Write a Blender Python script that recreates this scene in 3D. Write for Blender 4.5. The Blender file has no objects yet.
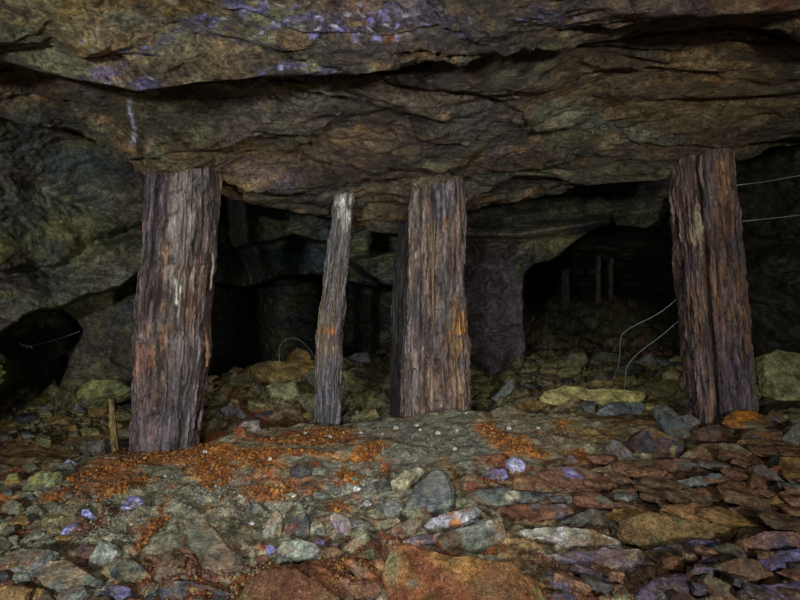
import bpy, bmesh, math, random
import numpy as np
from mathutils import Vector
from mathutils.bvhtree import BVHTree

# ------------------------------------------------------------------ camera, world, lights
F = 560.0
CZ = 1.0
scn = bpy.context.scene
col = scn.collection
cam_d = bpy.data.cameras.new('camera'); cam_d.sensor_width = 36.0; cam_d.lens = 36.0 * F / 800.0
cam_d.clip_start = 0.05; cam_d.clip_end = 100
cam = bpy.data.objects.new('camera', cam_d); col.objects.link(cam)
cam.location = (0, 0, CZ); cam.rotation_euler = (math.pi / 2, 0, 0)
scn.camera = cam

world = bpy.data.worlds.new('cave_dark'); scn.world = world
world.use_nodes = True
bg = world.node_tree.nodes['Background']
bg.inputs[0].default_value = (0.55, 0.65, 0.8, 1); bg.inputs[1].default_value = 0.004

scn.view_settings.view_transform = 'Standard'
scn.view_settings.look = 'None'
scn.view_settings.exposure = 0.0
scn.view_settings.gamma = 1.0
scn.view_settings.use_curve_mapping = False


def spot(name, loc, target, power, size, cone, color=(1, 1, 1), blend=0.7):
    l = bpy.data.lights.new(name, 'SPOT'); l.energy = power; l.shadow_soft_size = size
    l.spot_size = math.radians(cone); l.spot_blend = blend; l.color = color
    o = bpy.data.objects.new(name, l); col.objects.link(o)
    o.location = loc
    o.rotation_euler = (Vector(target) - Vector(loc)).to_track_quat('-Z', 'Y').to_euler()
    return o


spot('left_lamp', (-1.25, -1.5, 1.15), (-1.3, 4.0, 1.5), 400, 0.10, 80, (0.93, 0.96, 1.0))
spot('right_lamp', (1.35, -1.5, 1.15), (1.1, 4.0, 1.45), 290, 0.10, 76, (1.0, 0.97, 0.92))
spot('low_lamp', (-0.3, 0.5, 1.9), (-0.1, 3.5, 0.1), 104, 0.10, 84, (1.0, 0.985, 0.94), 0.95)
spot('gallery_fill_light', (0.75, 7.7, 0.95), (2.6, 11.0, 0.9), 14, 0.10, 95, (0.85, 0.93, 1.0), 0.9)  # added unseen light behind the pillar, brightens the dark far gallery


# ------------------------------------------------------------------ helpers
rng = np.random.RandomState(7)
_perm = rng.permutation(512).astype(np.int64)
_grad = rng.normal(size=(512, 3)); _grad /= np.linalg.norm(_grad, axis=1)[:, None]


def noise(P, seed=0):
    P = np.asarray(P, float) + seed * 17.31
    i = np.floor(P).astype(np.int64); f = P - i
    u = f * f * f * (f * (f * 6 - 15) + 10)
    res = 0
    for dx in (0, 1):
        wx = u[:, 0] if dx else 1 - u[:, 0]
        for dy in (0, 1):
            wy = u[:, 1] if dy else 1 - u[:, 1]
            for dz in (0, 1):
                wz = u[:, 2] if dz else 1 - u[:, 2]
                h = _perm[(i[:, 0] + dx) & 511]
                h = _perm[(h + i[:, 1] + dy) & 511]
                h = _perm[(h + i[:, 2] + dz) & 511]
                g = _grad[h]
                d = g[:, 0] * (f[:, 0] - dx) + g[:, 1] * (f[:, 1] - dy) + g[:, 2] * (f[:, 2] - dz)
                res = res + wx * wy * wz * d
    return res * 1.6


def fbm(P, oct=4, seed=0, gain=0.5, lac=2.03):
    r = 0; a = 1.0; P = np.asarray(P, float)
    for k in range(oct):
        r = r + a * noise(P, seed + k * 3); a *= gain; P = P * lac
    return r


def ridged(P, oct=4, seed=0):
    r = 0; a = 1.0; P = np.asarray(P, float)
    for k in range(oct):
        r = r + a * (1 - np.abs(noise(P, seed + k * 3)) * 2.2); a *= 0.5; P = P * 2.1
    return r - 1.0


def sstep(a, b, x):
    t = np.clip((x - a) / (b - a), 0, 1)
    return t * t * (3 - 2 * t)


def terrace(h, n, sharp=0.18):
    t = h * n; k = np.floor(t); f = t - k
    return (k + sstep(0.5 - sharp, 0.5 + sharp, f)) / n


def W(px, py, d):
    px = np.asarray(px, float); py = np.asarray(py, float); d = np.asarray(d, float)
    return np.stack([(px - 400) / F * d, d + 0 * px, CZ + (300 - py) / F * d], -1)


def proj(P):
    d = np.maximum(P[:, 1], 0.05)
    return 400 + P[:, 0] / d * F, 300 - (P[:, 2] - CZ) / d * F


def paint(C, px, py, blobs, nz, k=0.55):
    for b in blobs:
        x, y, rx, ry, c, s = b[:6]
        ang = math.radians(b[6]) if len(b) > 6 else 0
        dx = px - x; dy = py - y
        a = dx * math.cos(ang) + dy * math.sin(ang); e = -dx * math.sin(ang) + dy * math.cos(ang)
        r = np.sqrt((a / rx) ** 2 + (e / ry) ** 2)
        m = (1 - sstep(0.55, 1.35, r + k * nz)) * s
        C = C * (1 - m[:, None]) + np.array(c)[None] * m[:, None]
    return C


def mixc(A, B, m):
    return A * (1 - m[:, None]) + np.asarray(B)[None] * m[:, None] if np.ndim(B) == 1 else A * (1 - m[:, None]) + B * m[:, None]


def mesh_obj(name, V, faces, mat, C=None, parent=None, origin=None, smooth=True, sharp=None):
    V = np.asarray(V, float)
    if origin is None: origin = V.mean(0)
    origin = np.asarray(origin, float)
    me = bpy.data.meshes.new(name)
    if isinstance(faces, np.ndarray):
        n = faces.shape[1]
        me.vertices.add(len(V)); me.vertices.foreach_set('co', (V - origin).ravel())
        me.loops.add(faces.size); me.loops.foreach_set('vertex_index', faces.ravel().astype(np.int32))
        me.polygons.add(len(faces)); me.polygons.foreach_set('loop_start', np.arange(0, faces.size, n, dtype=np.int32))
        me.update(calc_edges=True)
    else:
        me.from_pydata([tuple(v) for v in (V - origin)], [], faces)
    if smooth:
        me.polygons.foreach_set('use_smooth', np.ones(len(me.polygons), bool))
        if sharp: me.set_sharp_from_angle(angle=math.radians(sharp))
    if C is not None:
        at = me.color_attributes.new('tint', 'FLOAT_COLOR', 'POINT')
        at.data.foreach_set('color', np.concatenate([np.clip(C, 0, 1), np.ones((len(V), 1))], 1).ravel())
    me.materials.append(mat)
    o = bpy.data.objects.new(name, me); col.objects.link(o)
    o.location = origin
    if parent is not None:
        o.parent = parent; o.location = Vector(origin) - parent.location
    return o


def tag(o, label=None, cat=None, group=None, kind=None):
    if label: o['label'] = label
    if cat: o['category'] = cat
    if group: o['group'] = group
    if kind: o['kind'] = kind
    elif cat: o['kind'] = 'thing'
    return o


def grid_faces(nu, nv):
    i = np.arange(nu - 1)[:, None] * nv + np.arange(nv - 1)[None]
    return np.stack([i, i + nv, i + nv + 1, i + 1], -1).reshape(-1, 4)


def normals(V3):
    du = np.gradient(V3, axis=0); dv = np.gradient(V3, axis=1)
    n = np.cross(du, dv); n /= np.linalg.norm(n, axis=2)[:, :, None] + 1e-9
    return n


# ------------------------------------------------------------------ materials
def stone_mat(name, rough=(0.45, 0.85), scale=30, bump=0.5, dist=0.02, contrast=(0.45, 1.6), spec=0.35, speck=None, stretch=None, fine=(0.4, 1.7), fscale=3.2):
    m = bpy.data.materials.new(name); m.use_nodes = True
    nt = m.node_tree; N = nt.nodes; L = nt.links
    b = N['Principled BSDF']
    tc = N.new('ShaderNodeTexCoord'); src = tc.outputs['Object']
    if stretch:
        mp = N.new('ShaderNodeMapping'); mp.inputs['Scale'].default_value = stretch
        L.new(src, mp.inputs[0]); src = mp.outputs[0]
    at = N.new('ShaderNodeAttribute'); at.attribute_name = 'tint'
    n1 = N.new('ShaderNodeTexNoise'); n1.inputs['Scale'].default_value = scale; n1.inputs['Detail'].default_value = 8
    n1.inputs['Roughness'].default_value = 0.68
    L.new(src, n1.inputs['Vector'])
    mr = N.new('ShaderNodeMapRange'); mr.inputs['From Min'].default_value = 0.28; mr.inputs['From Max'].default_value = 0.72
    mr.inputs['To Min'].default_value = contrast[0]; mr.inputs['To Max'].default_value = contrast[1]
    L.new(n1.outputs['Fac'], mr.inputs['Value'])
    mul = N.new('ShaderNodeVectorMath'); mul.operation = 'SCALE'
    L.new(at.outputs['Color'], mul.inputs[0]); L.new(mr.outputs[0], mul.inputs['Scale'])
    nf = N.new('ShaderNodeTexNoise'); nf.inputs['Scale'].default_value = scale * fscale; nf.inputs['Detail'].default_value = 4; nf.inputs['Roughness'].default_value = 0.7
    L.new(src, nf.inputs['Vector'])
    mf = N.new('ShaderNodeMapRange'); mf.inputs['From Min'].default_value = 0.33; mf.inputs['From Max'].default_value = 0.67
    mf.inputs['To Min'].default_value = fine[0]; mf.inputs['To Max'].default_value = fine[1]; L.new(nf.outputs['Fac'], mf.inputs['Value'])
    mul2 = N.new('ShaderNodeVectorMath'); mul2.operation = 'SCALE'
    L.new(mul.outputs[0], mul2.inputs[0]); L.new(mf.outputs[0], mul2.inputs['Scale'])
    out = mul2.outputs[0]
    if speck:
        v = N.new('ShaderNodeTexVoronoi'); v.inputs['Scale'].default_value = speck[0]
        L.new(src, v.inputs['Vector'])
        lt = N.new('ShaderNodeMapRange'); lt.inputs['From Min'].default_value = 0.0; lt.inputs['From Max'].default_value = speck[2]
        lt.inputs['To Min'].default_value = speck[3]; lt.inputs['To Max'].default_value = 0.0
        L.new(v.outputs['Distance'], lt.inputs['Value'])
        sp = N.new('ShaderNodeSeparateColor'); L.new(v.outputs['Color'], sp.inputs[0])
        gt = N.new('ShaderNodeMath'); gt.operation = 'GREATER_THAN'; gt.inputs[1].default_value = 0.55
        L.new(sp.outputs[0], gt.inputs[0])
        mm = N.new('ShaderNodeMath'); mm.operation = 'MULTIPLY'; L.new(lt.outputs[0], mm.inputs[0]); L.new(gt.outputs[0], mm.inputs[1])
        mx = N.new('ShaderNodeMix'); mx.data_type = 'RGBA'
        L.new(mm.outputs[0], mx.inputs[0]); L.new(out, mx.inputs[6]); mx.inputs[7].default_value = (*speck[1], 1)
        out = mx.outputs[2]
    L.new(out, b.inputs['Base Color'])
    rr = N.new('ShaderNodeMapRange'); rr.inputs['From Min'].default_value = 0.35; rr.inputs['From Max'].default_value = 0.65
    rr.inputs['To Min'].default_value = rough[1]; rr.inputs['To Max'].default_value = rough[0]
    n2 = N.new('ShaderNodeTexNoise'); n2.inputs['Scale'].default_value = scale * 0.3; n2.inputs['Detail'].default_value = 5
    L.new(src, n2.inputs['Vector']); L.new(n2.outputs['Fac'], rr.inputs['Value']); L.new(rr.outputs[0], b.inputs['Roughness'])
    b.inputs['Specular IOR Level'].default_value = spec
    bp = N.new('ShaderNodeBump'); bp.inputs['Strength'].default_value = bump; bp.inputs['Distance'].default_value = dist
    ad = N.new('ShaderNodeMath'); ad.operation = 'MULTIPLY_ADD'; ad.inputs[1].default_value = 0.35
    L.new(nf.outputs['Fac'], ad.inputs[0]); L.new(n1.outputs['Fac'], ad.inputs[2])
    L.new(ad.outputs[0], bp.inputs['Height']); L.new(bp.outputs[0], b.inputs['Normal'])
    return m


M_roof = stone_mat('mine_roof_rock', (0.16, 0.7), 24, 1.0, 0.05, (0.25, 1.85), 0.7, fine=(0.3, 1.8), fscale=2.6)
M_wall = stone_mat('mine_wall_rock', (0.35, 0.8), 16, 1.0, 0.06, (0.3, 1.75), 0.4, fscale=3.0)
M_ground = stone_mat('gritty_silt', (0.6, 0.95), 45, 0.9, 0.02, (0.4, 1.55), 0.25, speck=(130, (0.55, 0.52, 0.42), 0.16, 0.5))
M_stone = stone_mat('slate_stone', (0.35, 0.8), 32, 0.7, 0.012, (0.4, 1.6), 0.4)
M_striped = stone_mat('striped_schist', (0.4, 0.8), 26, 0.9, 0.012, (0.3, 1.7), 0.35, stretch=(1, 1, 5))
M_grain = stone_mat('rust_crusted_stone', (0.6, 0.95), 60, 1.0, 0.012, (0.3, 1.7), 0.25, speck=(62, (0.5, 0.4, 0.17), 0.32, 0.65))
M_wet = stone_mat('wet_mineral', (0.12, 0.5), 30, 0.8, 0.012, (0.4, 1.7), 0.7)
M_crumb = stone_mat('orange_ochre_crumbs', (0.7, 0.95), 70, 0.9, 0.01, (0.5, 1.5), 0.2)
M_wood = stone_mat('weathered_timber', (0.55, 0.9), 34, 1.0, 0.018, (0.38, 1.6), 0.3, stretch=(2.2, 2.2, 0.3), fine=(0.45, 1.6))


def plain_mat(name, c, rough=0.5, metal=0.0):
    m = bpy.data.materials.new(name); m.use_nodes = True
    N = m.node_tree.nodes; L = m.node_tree.links; b = N['Principled BSDF']
    tc = N.new('ShaderNodeTexCoord'); n = N.new('ShaderNodeTexNoise'); n.inputs['Scale'].default_value = 40
    L.new(tc.outputs['Object'], n.inputs['Vector'])
    r = N.new('ShaderNodeValToRGB'); r.color_ramp.elements[0].color = (*[x * 0.7 for x in c], 1); r.color_ramp.elements[1].color = (*[min(1, x * 1.2) for x in c], 1)
    L.new(n.outputs['Fac'], r.inputs[0]); L.new(r.outputs[0], b.inputs['Base Color'])
    b.inputs['Roughness'].default_value = rough; b.inputs['Metallic'].default_value = metal
    return m


M_wire = plain_mat('dull_steel_wire', (0.5, 0.52, 0.55), 0.4, 0.3)
M_web = plain_mat('pale_thread', (0.5, 0.52, 0.5), 0.8)

# palette (surface colours)
BROWN = (0.16, 0.115, 0.07); DBROWN = (0.08, 0.058, 0.038); OLIVE = (0.14, 0.135, 0.07); OCHRE = (0.30, 0.19, 0.05)
GREYG = (0.17, 0.185, 0.15); GREY = (0.16, 0.165, 0.165); TEAL = (0.09, 0.12, 0.12); PALEG = (0.30, 0.32, 0.20)
RUST = (0.26, 0.085, 0.03); DRUST = (0.13, 0.05, 0.03); ORANGE = (0.38, 0.15, 0.03); PURP = (0.13, 0.105, 0.155); VIOL = (0.17, 0.15, 0.34)
LAV = (0.42, 0.42, 0.58); CREAM = (0.55, 0.52, 0.36); WHITE = (0.62, 0.62, 0.62); DARK = (0.05, 0.05, 0.055)
YG = (0.28, 0.27, 0.09); TAN = (0.30, 0.23, 0.14); PINK = (0.28, 0.19, 0.17); REDB = (0.17, 0.085, 0.055); BLUE = (0.35, 0.38, 0.75)


def rockcol(P, cols, seed=0, freq=3.0):
    """blend a list of colours by noise"""
    n = len(P); C = np.tile(np.array(cols[0]), (n, 1))
    for k, c in enumerate(cols[1:]):
        m = sstep(-0.05, 0.35, fbm(P * freq * (1 + 0.4 * k), 5, seed + 11 * k, 0.6) - 0.05 * k)
        C = mixc(C, c, m)
    v = 1 + 0.55 * fbm(P * freq * 5, 4, seed + 77, 0.65)
    return C * np.clip(v, 0.35, 1.9)[:, None]


# ------------------------------------------------------------------ lofted rock sheets
def loft(rows, nu, segs, cols=None, smooth=2):
    """rows: list of lists of (px, py, d) ; interpolated along px, then between rows"""
    lo = max(r[0][0] for r in rows); hi = min(r[-1][0] for r in rows)
    us = np.linspace(lo, hi, nu)
    R = []
    for r in rows:
        a = np.array(r, float)
        py = np.interp(us, a[:, 0], a[:, 1]); d = np.interp(us, a[:, 0], a[:, 2])
        k = max(3, int(nu * 0.012)); ker = np.hanning(k + 2)[1:-1]; ker /= ker.sum()
        pad = lambda v: np.convolve(np.pad(v, k, 'edge'), ker, 'same')[k:-k]
        R.append(W(us, pad(py), pad(d)))
    out = []
    for i in range(len(R) - 1):
        n = segs[i]
        t = np.arange(n) / n
        out += [R[i] * (1 - s) + R[i + 1] * s for s in t]
    out.append(R[-1])
    V = np.stack(out, 1)
    for _ in range(smooth):
        V[:, 1:-1] = (V[:, :-2] + 2 * V[:, 1:-1] + V[:, 2:]) / 4
    return V


def rock_disp(P, amp, seed, f=1.0, tn=5, strat=(1, 1, 1), kr=0.05, kf=0.06):
    Q = P * np.array(strat) * f
    wv = np.stack([fbm(Q * 0.9, 3, seed + 50), fbm(Q * 0.9, 3, seed + 60), fbm(Q * 0.9, 3, seed + 70)], 1)
    Qw = Q + 0.45 * wv
    h = fbm(Qw * 1.1, 4, seed, 0.5)
    t = terrace(h, tn, 0.12)
    fine = fbm(Qw * 9, 5, seed + 9, 0.62)
    rg = ridged(Qw * 3.1, 4, seed + 5)
    return amp * (0.62 * t + 0.35 * h + kr * rg + kf * fine), h


# roof
lip = [(-900, 60), (0, 71), (45, 78), (90, 90), (150, 95), (210, 88), (300, 82), (400, 71), (440, 58), (480, 48), (560, 40), (650, 30), (700, 27), (745, 25), (775, 36), (800, 42), (1600, 60)]
edge = [(-900, 20, 1.9), (-200, 70, 2.5), (0, 116, 2.95), (60, 137, 3.15), (100, 151, 3.35), (148, 178, 3.6), (190, 190, 3.95), (230, 197, 4.2), (257, 202, 4.4), (293, 204, 4.6), (330, 210, 4.75),
        (358, 228, 4.8), (395, 233, 4.9), (420, 228, 4.9), (466, 214, 4.8), (497, 207, 4.75), (543, 195, 4.7), (585, 181, 4.6), (660, 177, 4.4), (700, 168, 4.2), (735, 159, 4.1), (800, 141, 3.9), (1600, 60, 3.2)]
E = np.array(edge, float); Lp = np.array(lip, float)
PX = [-900, -200, 0, 60, 100, 148, 190, 230, 257, 293, 330, 358, 395, 420, 440, 466, 497, 543, 585, 620, 660, 700, 735, 775, 800, 1000, 1600]
ey = lambda p: np.interp(p, E[:, 0], E[:, 1]); ed = lambda p: np.interp(p, E[:, 0], E[:, 2])
ly = lambda p: np.interp(p, Lp[:, 0], Lp[:, 1])
post_y = [(-900, 20, 1.8), (0, 106, 2.85), (100, 142, 3.2), (148, 165, 3.42), (184, 169, 3.46), (219, 176, 3.6), (270, 182, 3.95), (335, 188, 4.18), (353, 190, 4.2), (385, 196, 4.3), (410, 181, 4.08), (440, 181, 4.08), (466, 182, 4.1),
          (520, 180, 4.1), (585, 168, 4.0), (640, 160, 3.8), (667, 154, 3.64), (733, 151, 3.64), (800, 134, 3.5), (1600, 40, 2.9)]
PY = np.array(post_y, float)
qy = lambda p: np.interp(p, PY[:, 0], PY[:, 1]); qd = lambda p: np.interp(p, PY[:, 0], PY[:, 2])
jd = lambda p: float(np.interp(p, [0, 380, 470, 560, 1600], [1.0, 1.0, 0.6, 0.28, 0.25]))
ld = lambda p: 2.35 + 0.1 * math.sin(p * 0.011) - 0.0002 * abs(p - 400)
rows = [
    [(p, -2600, 0.42) for p in PX],
    [(p, -500, 0.85 + 0.0) for p in PX],
    [(p, -110, 1.5) for p in PX],
    [(p, 0, 1.95) for p in PX],
    [(p, ly(p) - 22, ld(p) - 0.16) for p in PX],
    [(p, ly(p), ld(p)) for p in PX],
    [(p, ly(p) - 8 * jd(p), ld(p) + 0.33 * jd(p)) for p in PX],
    [(p, ly(p) + 6, ld(p) + 0.36 * jd(p) if p > -100 else ld(p) + 0.2) for p in PX],
    [(p, 0.62 * (ly(p) + 6) + 0.38 * qy(p) + (6 if p > 420 else 0), ld(p) + 0.4 * jd(p) + 0.30 * (qd(p) - ld(p) - 0.4 * jd(p))) for p in PX],
    [(p, 0.25 * (ly(p) + 6) + 0.75 * qy(p), ld(p) + 0.4 * jd(p) + 0.70 * (qd(p) - ld(p) - 0.4 * jd(p))) for p in PX],
    [(p, qy(p) + (4 if p > 560 else 2), qd(p)) for p in PX],
    [(p, ey(p), ed(p)) for p in PX],
    [(p, ey(p) - 12, ed(p) + 0.35) for p in PX],
    [(p, ey(p) - 40, ed(p) + 1.2) for p in PX],
    [(p, ey(p) - 60, ed(p) + 2.4) for p in PX],
]
V = loft(rows, 1150, [6, 14, 26, 40, 26, 18, 14, 46, 46, 34, 46, 16, 12, 6], smooth=3)
nu, nv = V.shape[:2]
Nn = normals(V); P = V.reshape(-1, 3); Nf = Nn.reshape(-1, 3)
d1, h1 = rock_disp(P, 0.12, 3, 0.9, 5, (0.8, 1.3, 1.8))
d1 = d1 * (0.35 + 0.65 * sstep(0.03, 0.25, np.abs(P[:, 1] - 2.45)))
pxr, pyr = proj(P)
# sharp secondary ledge (second crack) on the right half and the diagonal one
def crackline(px, py, pts, w):
    a = np.array(pts, float); yy = np.interp(px, a[:, 0], a[:, 1], left=-999, right=-999)
    return np.exp(-((py - yy) / w) ** 2) * (yy > -900)
wob = 5 * fbm(P * 3, 3, 91)
cr = crackline(pxr, pyr + wob, [(400, 64), (460, 52), (535, 43), (615, 53), (680, 56), (800, 46)], 2.2)
cr += 0.8 * crackline(pxr, pyr + wob, [(0, 108), (40, 112), (80, 122), (110, 138), (148, 158), (200, 172)], 2.4)
cr += 0.7 * crackline(pxr, pyr + wob, [(400, 92), (470, 95), (520, 118), (545, 145), (600, 160)], 2.0)
cr += 0.8 * crackline(pxr, pyr + wob, [(610, 128), (625, 134), (640, 148), (665, 153), (740, 152), (800, 136)], 2.0)
cr += 0.7 * crackline(pxr, pyr + wob, [(220, 188), (260, 190), (290, 183), (340, 178), (400, 190)], 2.2)
cr += 0.5 * crackline(pxr, pyr + wob, [(466, 180), (520, 172), (570, 160), (610, 152), (660, 158)], 2.0)
cr += 0.6 * crackline(pxr, pyr + 2 * wob, [(180, 8), (230, 30), (300, 45), (380, 40), (460, 30)], 2.0)
front = (P[:, 1] < ed(pxr) + 0.1)
sgn = np.where(Nf[:, 2] > 0, -1, 1)        # push displacement down into the room
P = P + Nf * (sgn * d1)[:, None] + np.array([0, 0, 1.0])[None] * (0.035 * cr * front)[:, None]
nz = fbm(V.reshape(-1, 3) * 7, 4, 21, 0.6); nzs = nz + 0.9 * fbm(V.reshape(-1, 3) * np.array([16, 30, 30]), 4, 25, 0.65)
C = rockcol(P, [BROWN, OLIVE, DBROWN, (0.2, 0.13, 0.06)], 5, 1.6)
C = paint(C, pxr, pyr, [
    (60, 20, 120, 45, (0.22, 0.18, 0.07), 0.6), (95, 10, 35, 18, OCHRE, 0.7), (20, 62, 32, 12, OCHRE, 0.5), (105, 55, 30, 10, OCHRE, 0.6), (200, 60, 60, 20, (0.2, 0.17, 0.09), 0.6),
    (150, 12, 40, 12, OCHRE, 0.6), (30, 66, 28, 9, PALEG, 0.6, 20), (172, 8, 10, 8, CREAM, 0.9, -40), (120, 25, 30, 8, GREYG, 0.6, 20), (10, 40, 20, 8, PALEG, 0.4),
    (250, 20, 24, 8, VIOL, 0.85), (207, 35, 14, 3.5, VIOL, 0.6, -10), (275, 34, 14, 4, VIOL, 0.9), (315, 30, 40, 12, PURP, 0.6), (300, 26, 18, 4, VIOL, 0.7), (340, 38, 20, 4, VIOL, 0.6), (382, 20, 16, 8, VIOL, 0.9, -30), (118, 60, 12, 4, VIOL, 0.95),
    (102, 84, 22, 4, VIOL, 0.5), (146, 89, 13, 3, VIOL, 0.7), (170, 50, 25, 6, PURP, 0.6, -20), (310, 78, 34, 3, VIOL, 0.7), (220, 52, 40, 8, PURP, 0.6), (400, 45, 60, 15, (0.12, 0.1, 0.1), 0.6),
    (545, 5, 30, 8, VIOL, 0.45), (430, 20, 60, 16, PURP, 0.7), (490, 15, 30, 8, (0.2, 0.17, 0.1), 0.6), (550, 22, 30, 6, OCHRE, 0.3), (690, 12, 110, 14, (0.13, 0.09, 0.11), 0.8), (600, 8, 40, 8, REDB, 0.5), (635, 5, 30, 4, OCHRE, 0.4), (778, 5, 30, 14, RUST, 0.8), (390, 42, 8, 5, RUST, 0.6), (350, 15, 30, 8, REDB, 0.5),
    (650, 38, 200, 9, (0.12, 0.09, 0.05), 0.7), (460, 100, 90, 30, DBROWN, 0.7), (330, 115, 120, 14, DBROWN, 0.5), (300, 112, 60, 25, (0.17, 0.15, 0.12), 0.6), (230, 130, 60, 25, (0.21, 0.18, 0.12), 0.6), (250, 130, 22, 25, (0.22, 0.18, 0.17), 0.5), (240, 155, 60, 10, OCHRE, 0.45, 5), (110, 118, 40, 16, (0.24, 0.16, 0.07), 0.7, 25),
    (85, 110, 20, 8, (0.2, 0.17, 0.17), 0.6, 30), (75, 120, 22, 6, OLIVE, 0.7, 30), (575, 122, 38, 10, PALEG, 0.75, 8), (560, 140, 40, 12, OLIVE, 0.6), (650, 140, 30, 6, PALEG, 0.8, 15), (500, 145, 25, 10, (0.17, 0.17, 0.13), 0.6), (470, 125, 30, 20, (0.16, 0.15, 0.13), 0.6),
    (690, 85, 60, 30, (0.23, 0.155, 0.05), 0.7), (740, 110, 50, 25, (0.22, 0.165, 0.06), 0.7), (600, 95, 60, 14, (0.17, 0.12, 0.06), 0.6), (640, 115, 60, 10, (0.23, 0.17, 0.06), 0.6, 10), (720, 86, 4, 9, RUST, 0.8, 20), (410, 100, 40, 22, (0.15, 0.12, 0.08), 0.5),
    (40, 135, 60, 14, TEAL, 0.7, 22), (100, 155, 60, 10, OLIVE, 0.6, 22), (20, 112, 24, 6, OLIVE, 0.5, 20), (300, 192, 70, 10, (0.2, 0.18, 0.14), 0.7), (260, 176, 40, 8, PINK, 0.5), (235, 188, 20, 8, (0.28, 0.2, 0.08), 0.6), (275, 180, 20, 6, PURP, 0.5), (370, 205, 30, 15, (0.24, 0.19, 0.09), 0.6), (385, 150, 40, 14, BROWN, 0.5),
    (425, 150, 14, 12, (0.22, 0.18, 0.13), 0.5), (480, 185, 60, 12, (0.17, 0.15, 0.11), 0.6), (600, 165, 50, 6, OLIVE, 0.6), (775, 148, 40, 5, OLIVE, 0.7, -14),
    (127, 120, 2.2, 7, WHITE, 0.9, 10), (131, 131, 2.2, 6, LAV, 0.9, -20), (133, 143, 2.6, 7, WHITE, 0.9, 10), (150, 144, 7, 5, TAN, 0.8, -40), (115, 59, 4, 2, WHITE, 0.5), (270, 34, 4, 1.5, WHITE, 0.5), (300, 34, 3, 1.2, WHITE, 0.5),
], nzs, 0.85)
C *= (np.clip(1 + 0.55 * nzs, 0.25, 2.1) * np.clip(1 + 0.7 * fbm(V.reshape(-1, 3) * np.array([1.6, 3, 3]), 3, 88), 0.45, 1.6))[:, None]
rs = random.Random(5)
painted_glints_vein = []  # wet highlights painted into the roof colour, together with pale mineral marks
for gx0, gx1, gy0, gy1, gn in ((235, 400, 8, 48, 46), (100, 160, 55, 92, 14), (180, 230, 28, 45, 8), (400, 470, 8, 35, 14), (520, 580, 2, 14, 10), (250, 400, 74, 84, 10), (60, 240, 10, 70, 10)):
    for _ in range(gn):
        painted_glints_vein.append((rs.uniform(gx0, gx1), rs.uniform(gy0, gy1), rs.uniform(1.2, 5.5), rs.uniform(0.7, 1.8), rs.choice([(0.28, 0.26, 0.6), (0.45, 0.45, 0.7), (0.22, 0.18, 0.45), (0.5, 0.5, 0.55)]), rs.uniform(0.5, 0.95), rs.uniform(-25, 15)))
painted_glints_vein += [(125.5, 119, 1.6, 6, (0.6, 0.62, 0.75), 0.95, 12), (128, 126, 1.6, 4, (0.6, 0.62, 0.75), 0.9, -40), (131.5, 133, 1.6, 6, (0.55, 0.57, 0.7), 0.95, -15), (132, 143, 2, 6, (0.7, 0.7, 0.75), 0.95, 8), (172, 8, 7, 3, (0.5, 0.5, 0.38), 0.8, -40), (115, 58, 3, 1.2, (0.7, 0.7, 0.7), 0.9), (150, 145, 6, 2.5, (0.4, 0.28, 0.22), 0.9, -45)]
C = paint(C, pxr, pyr, painted_glints_vein, nz, 0.35)
ceil = mesh_obj('ceiling', P, grid_faces(nu, nv), M_roof, C, origin=(0, 3, 2), sharp=None)
ceil['kind'] = 'structure'


# depth-mapped rock walls: the depth of the rock face at each direction
def inpoly(px, py, poly, soft, nzv=0):
    poly = np.array(poly, float)
    inside = np.zeros(len(px), bool); dmin = np.full(len(px), 1e9)
    n = len(poly)
    for i in range(n):
        x1, y1 = poly[i]; x2, y2 = poly[(i + 1) % n]
        c = ((y1 > py) != (y2 > py)) & (px < (x2 - x1) * (py - y1) / (y2 - y1 + 1e-12) + x1)
        inside ^= c
        t = np.clip(((px - x1) * (x2 - x1) + (py - y1) * (y2 - y1)) / ((x2 - x1) ** 2 + (y2 - y1) ** 2), 0, 1)
        dmin = np.minimum(dmin, np.hypot(px - x1 - t * (x2 - x1), py - y1 - t * (y2 - y1)))
    s = np.where(inside, dmin, -dmin) + nzv
    return sstep(-soft, soft, s)


def wall(name, x0, x1, y0, y1, nx, ny, dfun, amp, cols, blobs, seed, freq=1.5, strat=(1, 1, 1.8)):
    us = np.linspace(x0, x1, nx); vs = np.linspace(y0, y1, ny)
    U, Vv = np.meshgrid(us, vs, indexing='ij'); px = U.ravel(); py = Vv.ravel()
    nzp = fbm(np.stack([px * 0.02, py * 0.03, px * 0 + seed], 1), 4, seed, 0.6)
    D = dfun(px, py, nzp)
    P = W(px, py, D)
    d1, _ = rock_disp(P, amp, seed, freq, 5, strat)
    vd = P - np.array([0, 0, CZ]); vd /= np.linalg.norm(vd, axis=1)[:, None]
    P = P - vd * d1[:, None]
    nzv = fbm(P * 4, 4, seed + 4, 0.6)
    C = rockcol(P, cols, seed, 1.2)
    C = paint(C, px, py, blobs, nzv, 0.8)
    o = mesh_obj(name, P, grid_faces(nx, ny), M_wall, C, origin=P.mean(0))
    o['kind'] = 'structure'
    return o


def step_line(px, py, pts, soft, nz=0):
    a = np.array(pts, float)
    yy = np.interp(px, a[:, 0], a[:, 1])
    return sstep(-soft, soft, py - yy + nz)     # 1 below the line


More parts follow.
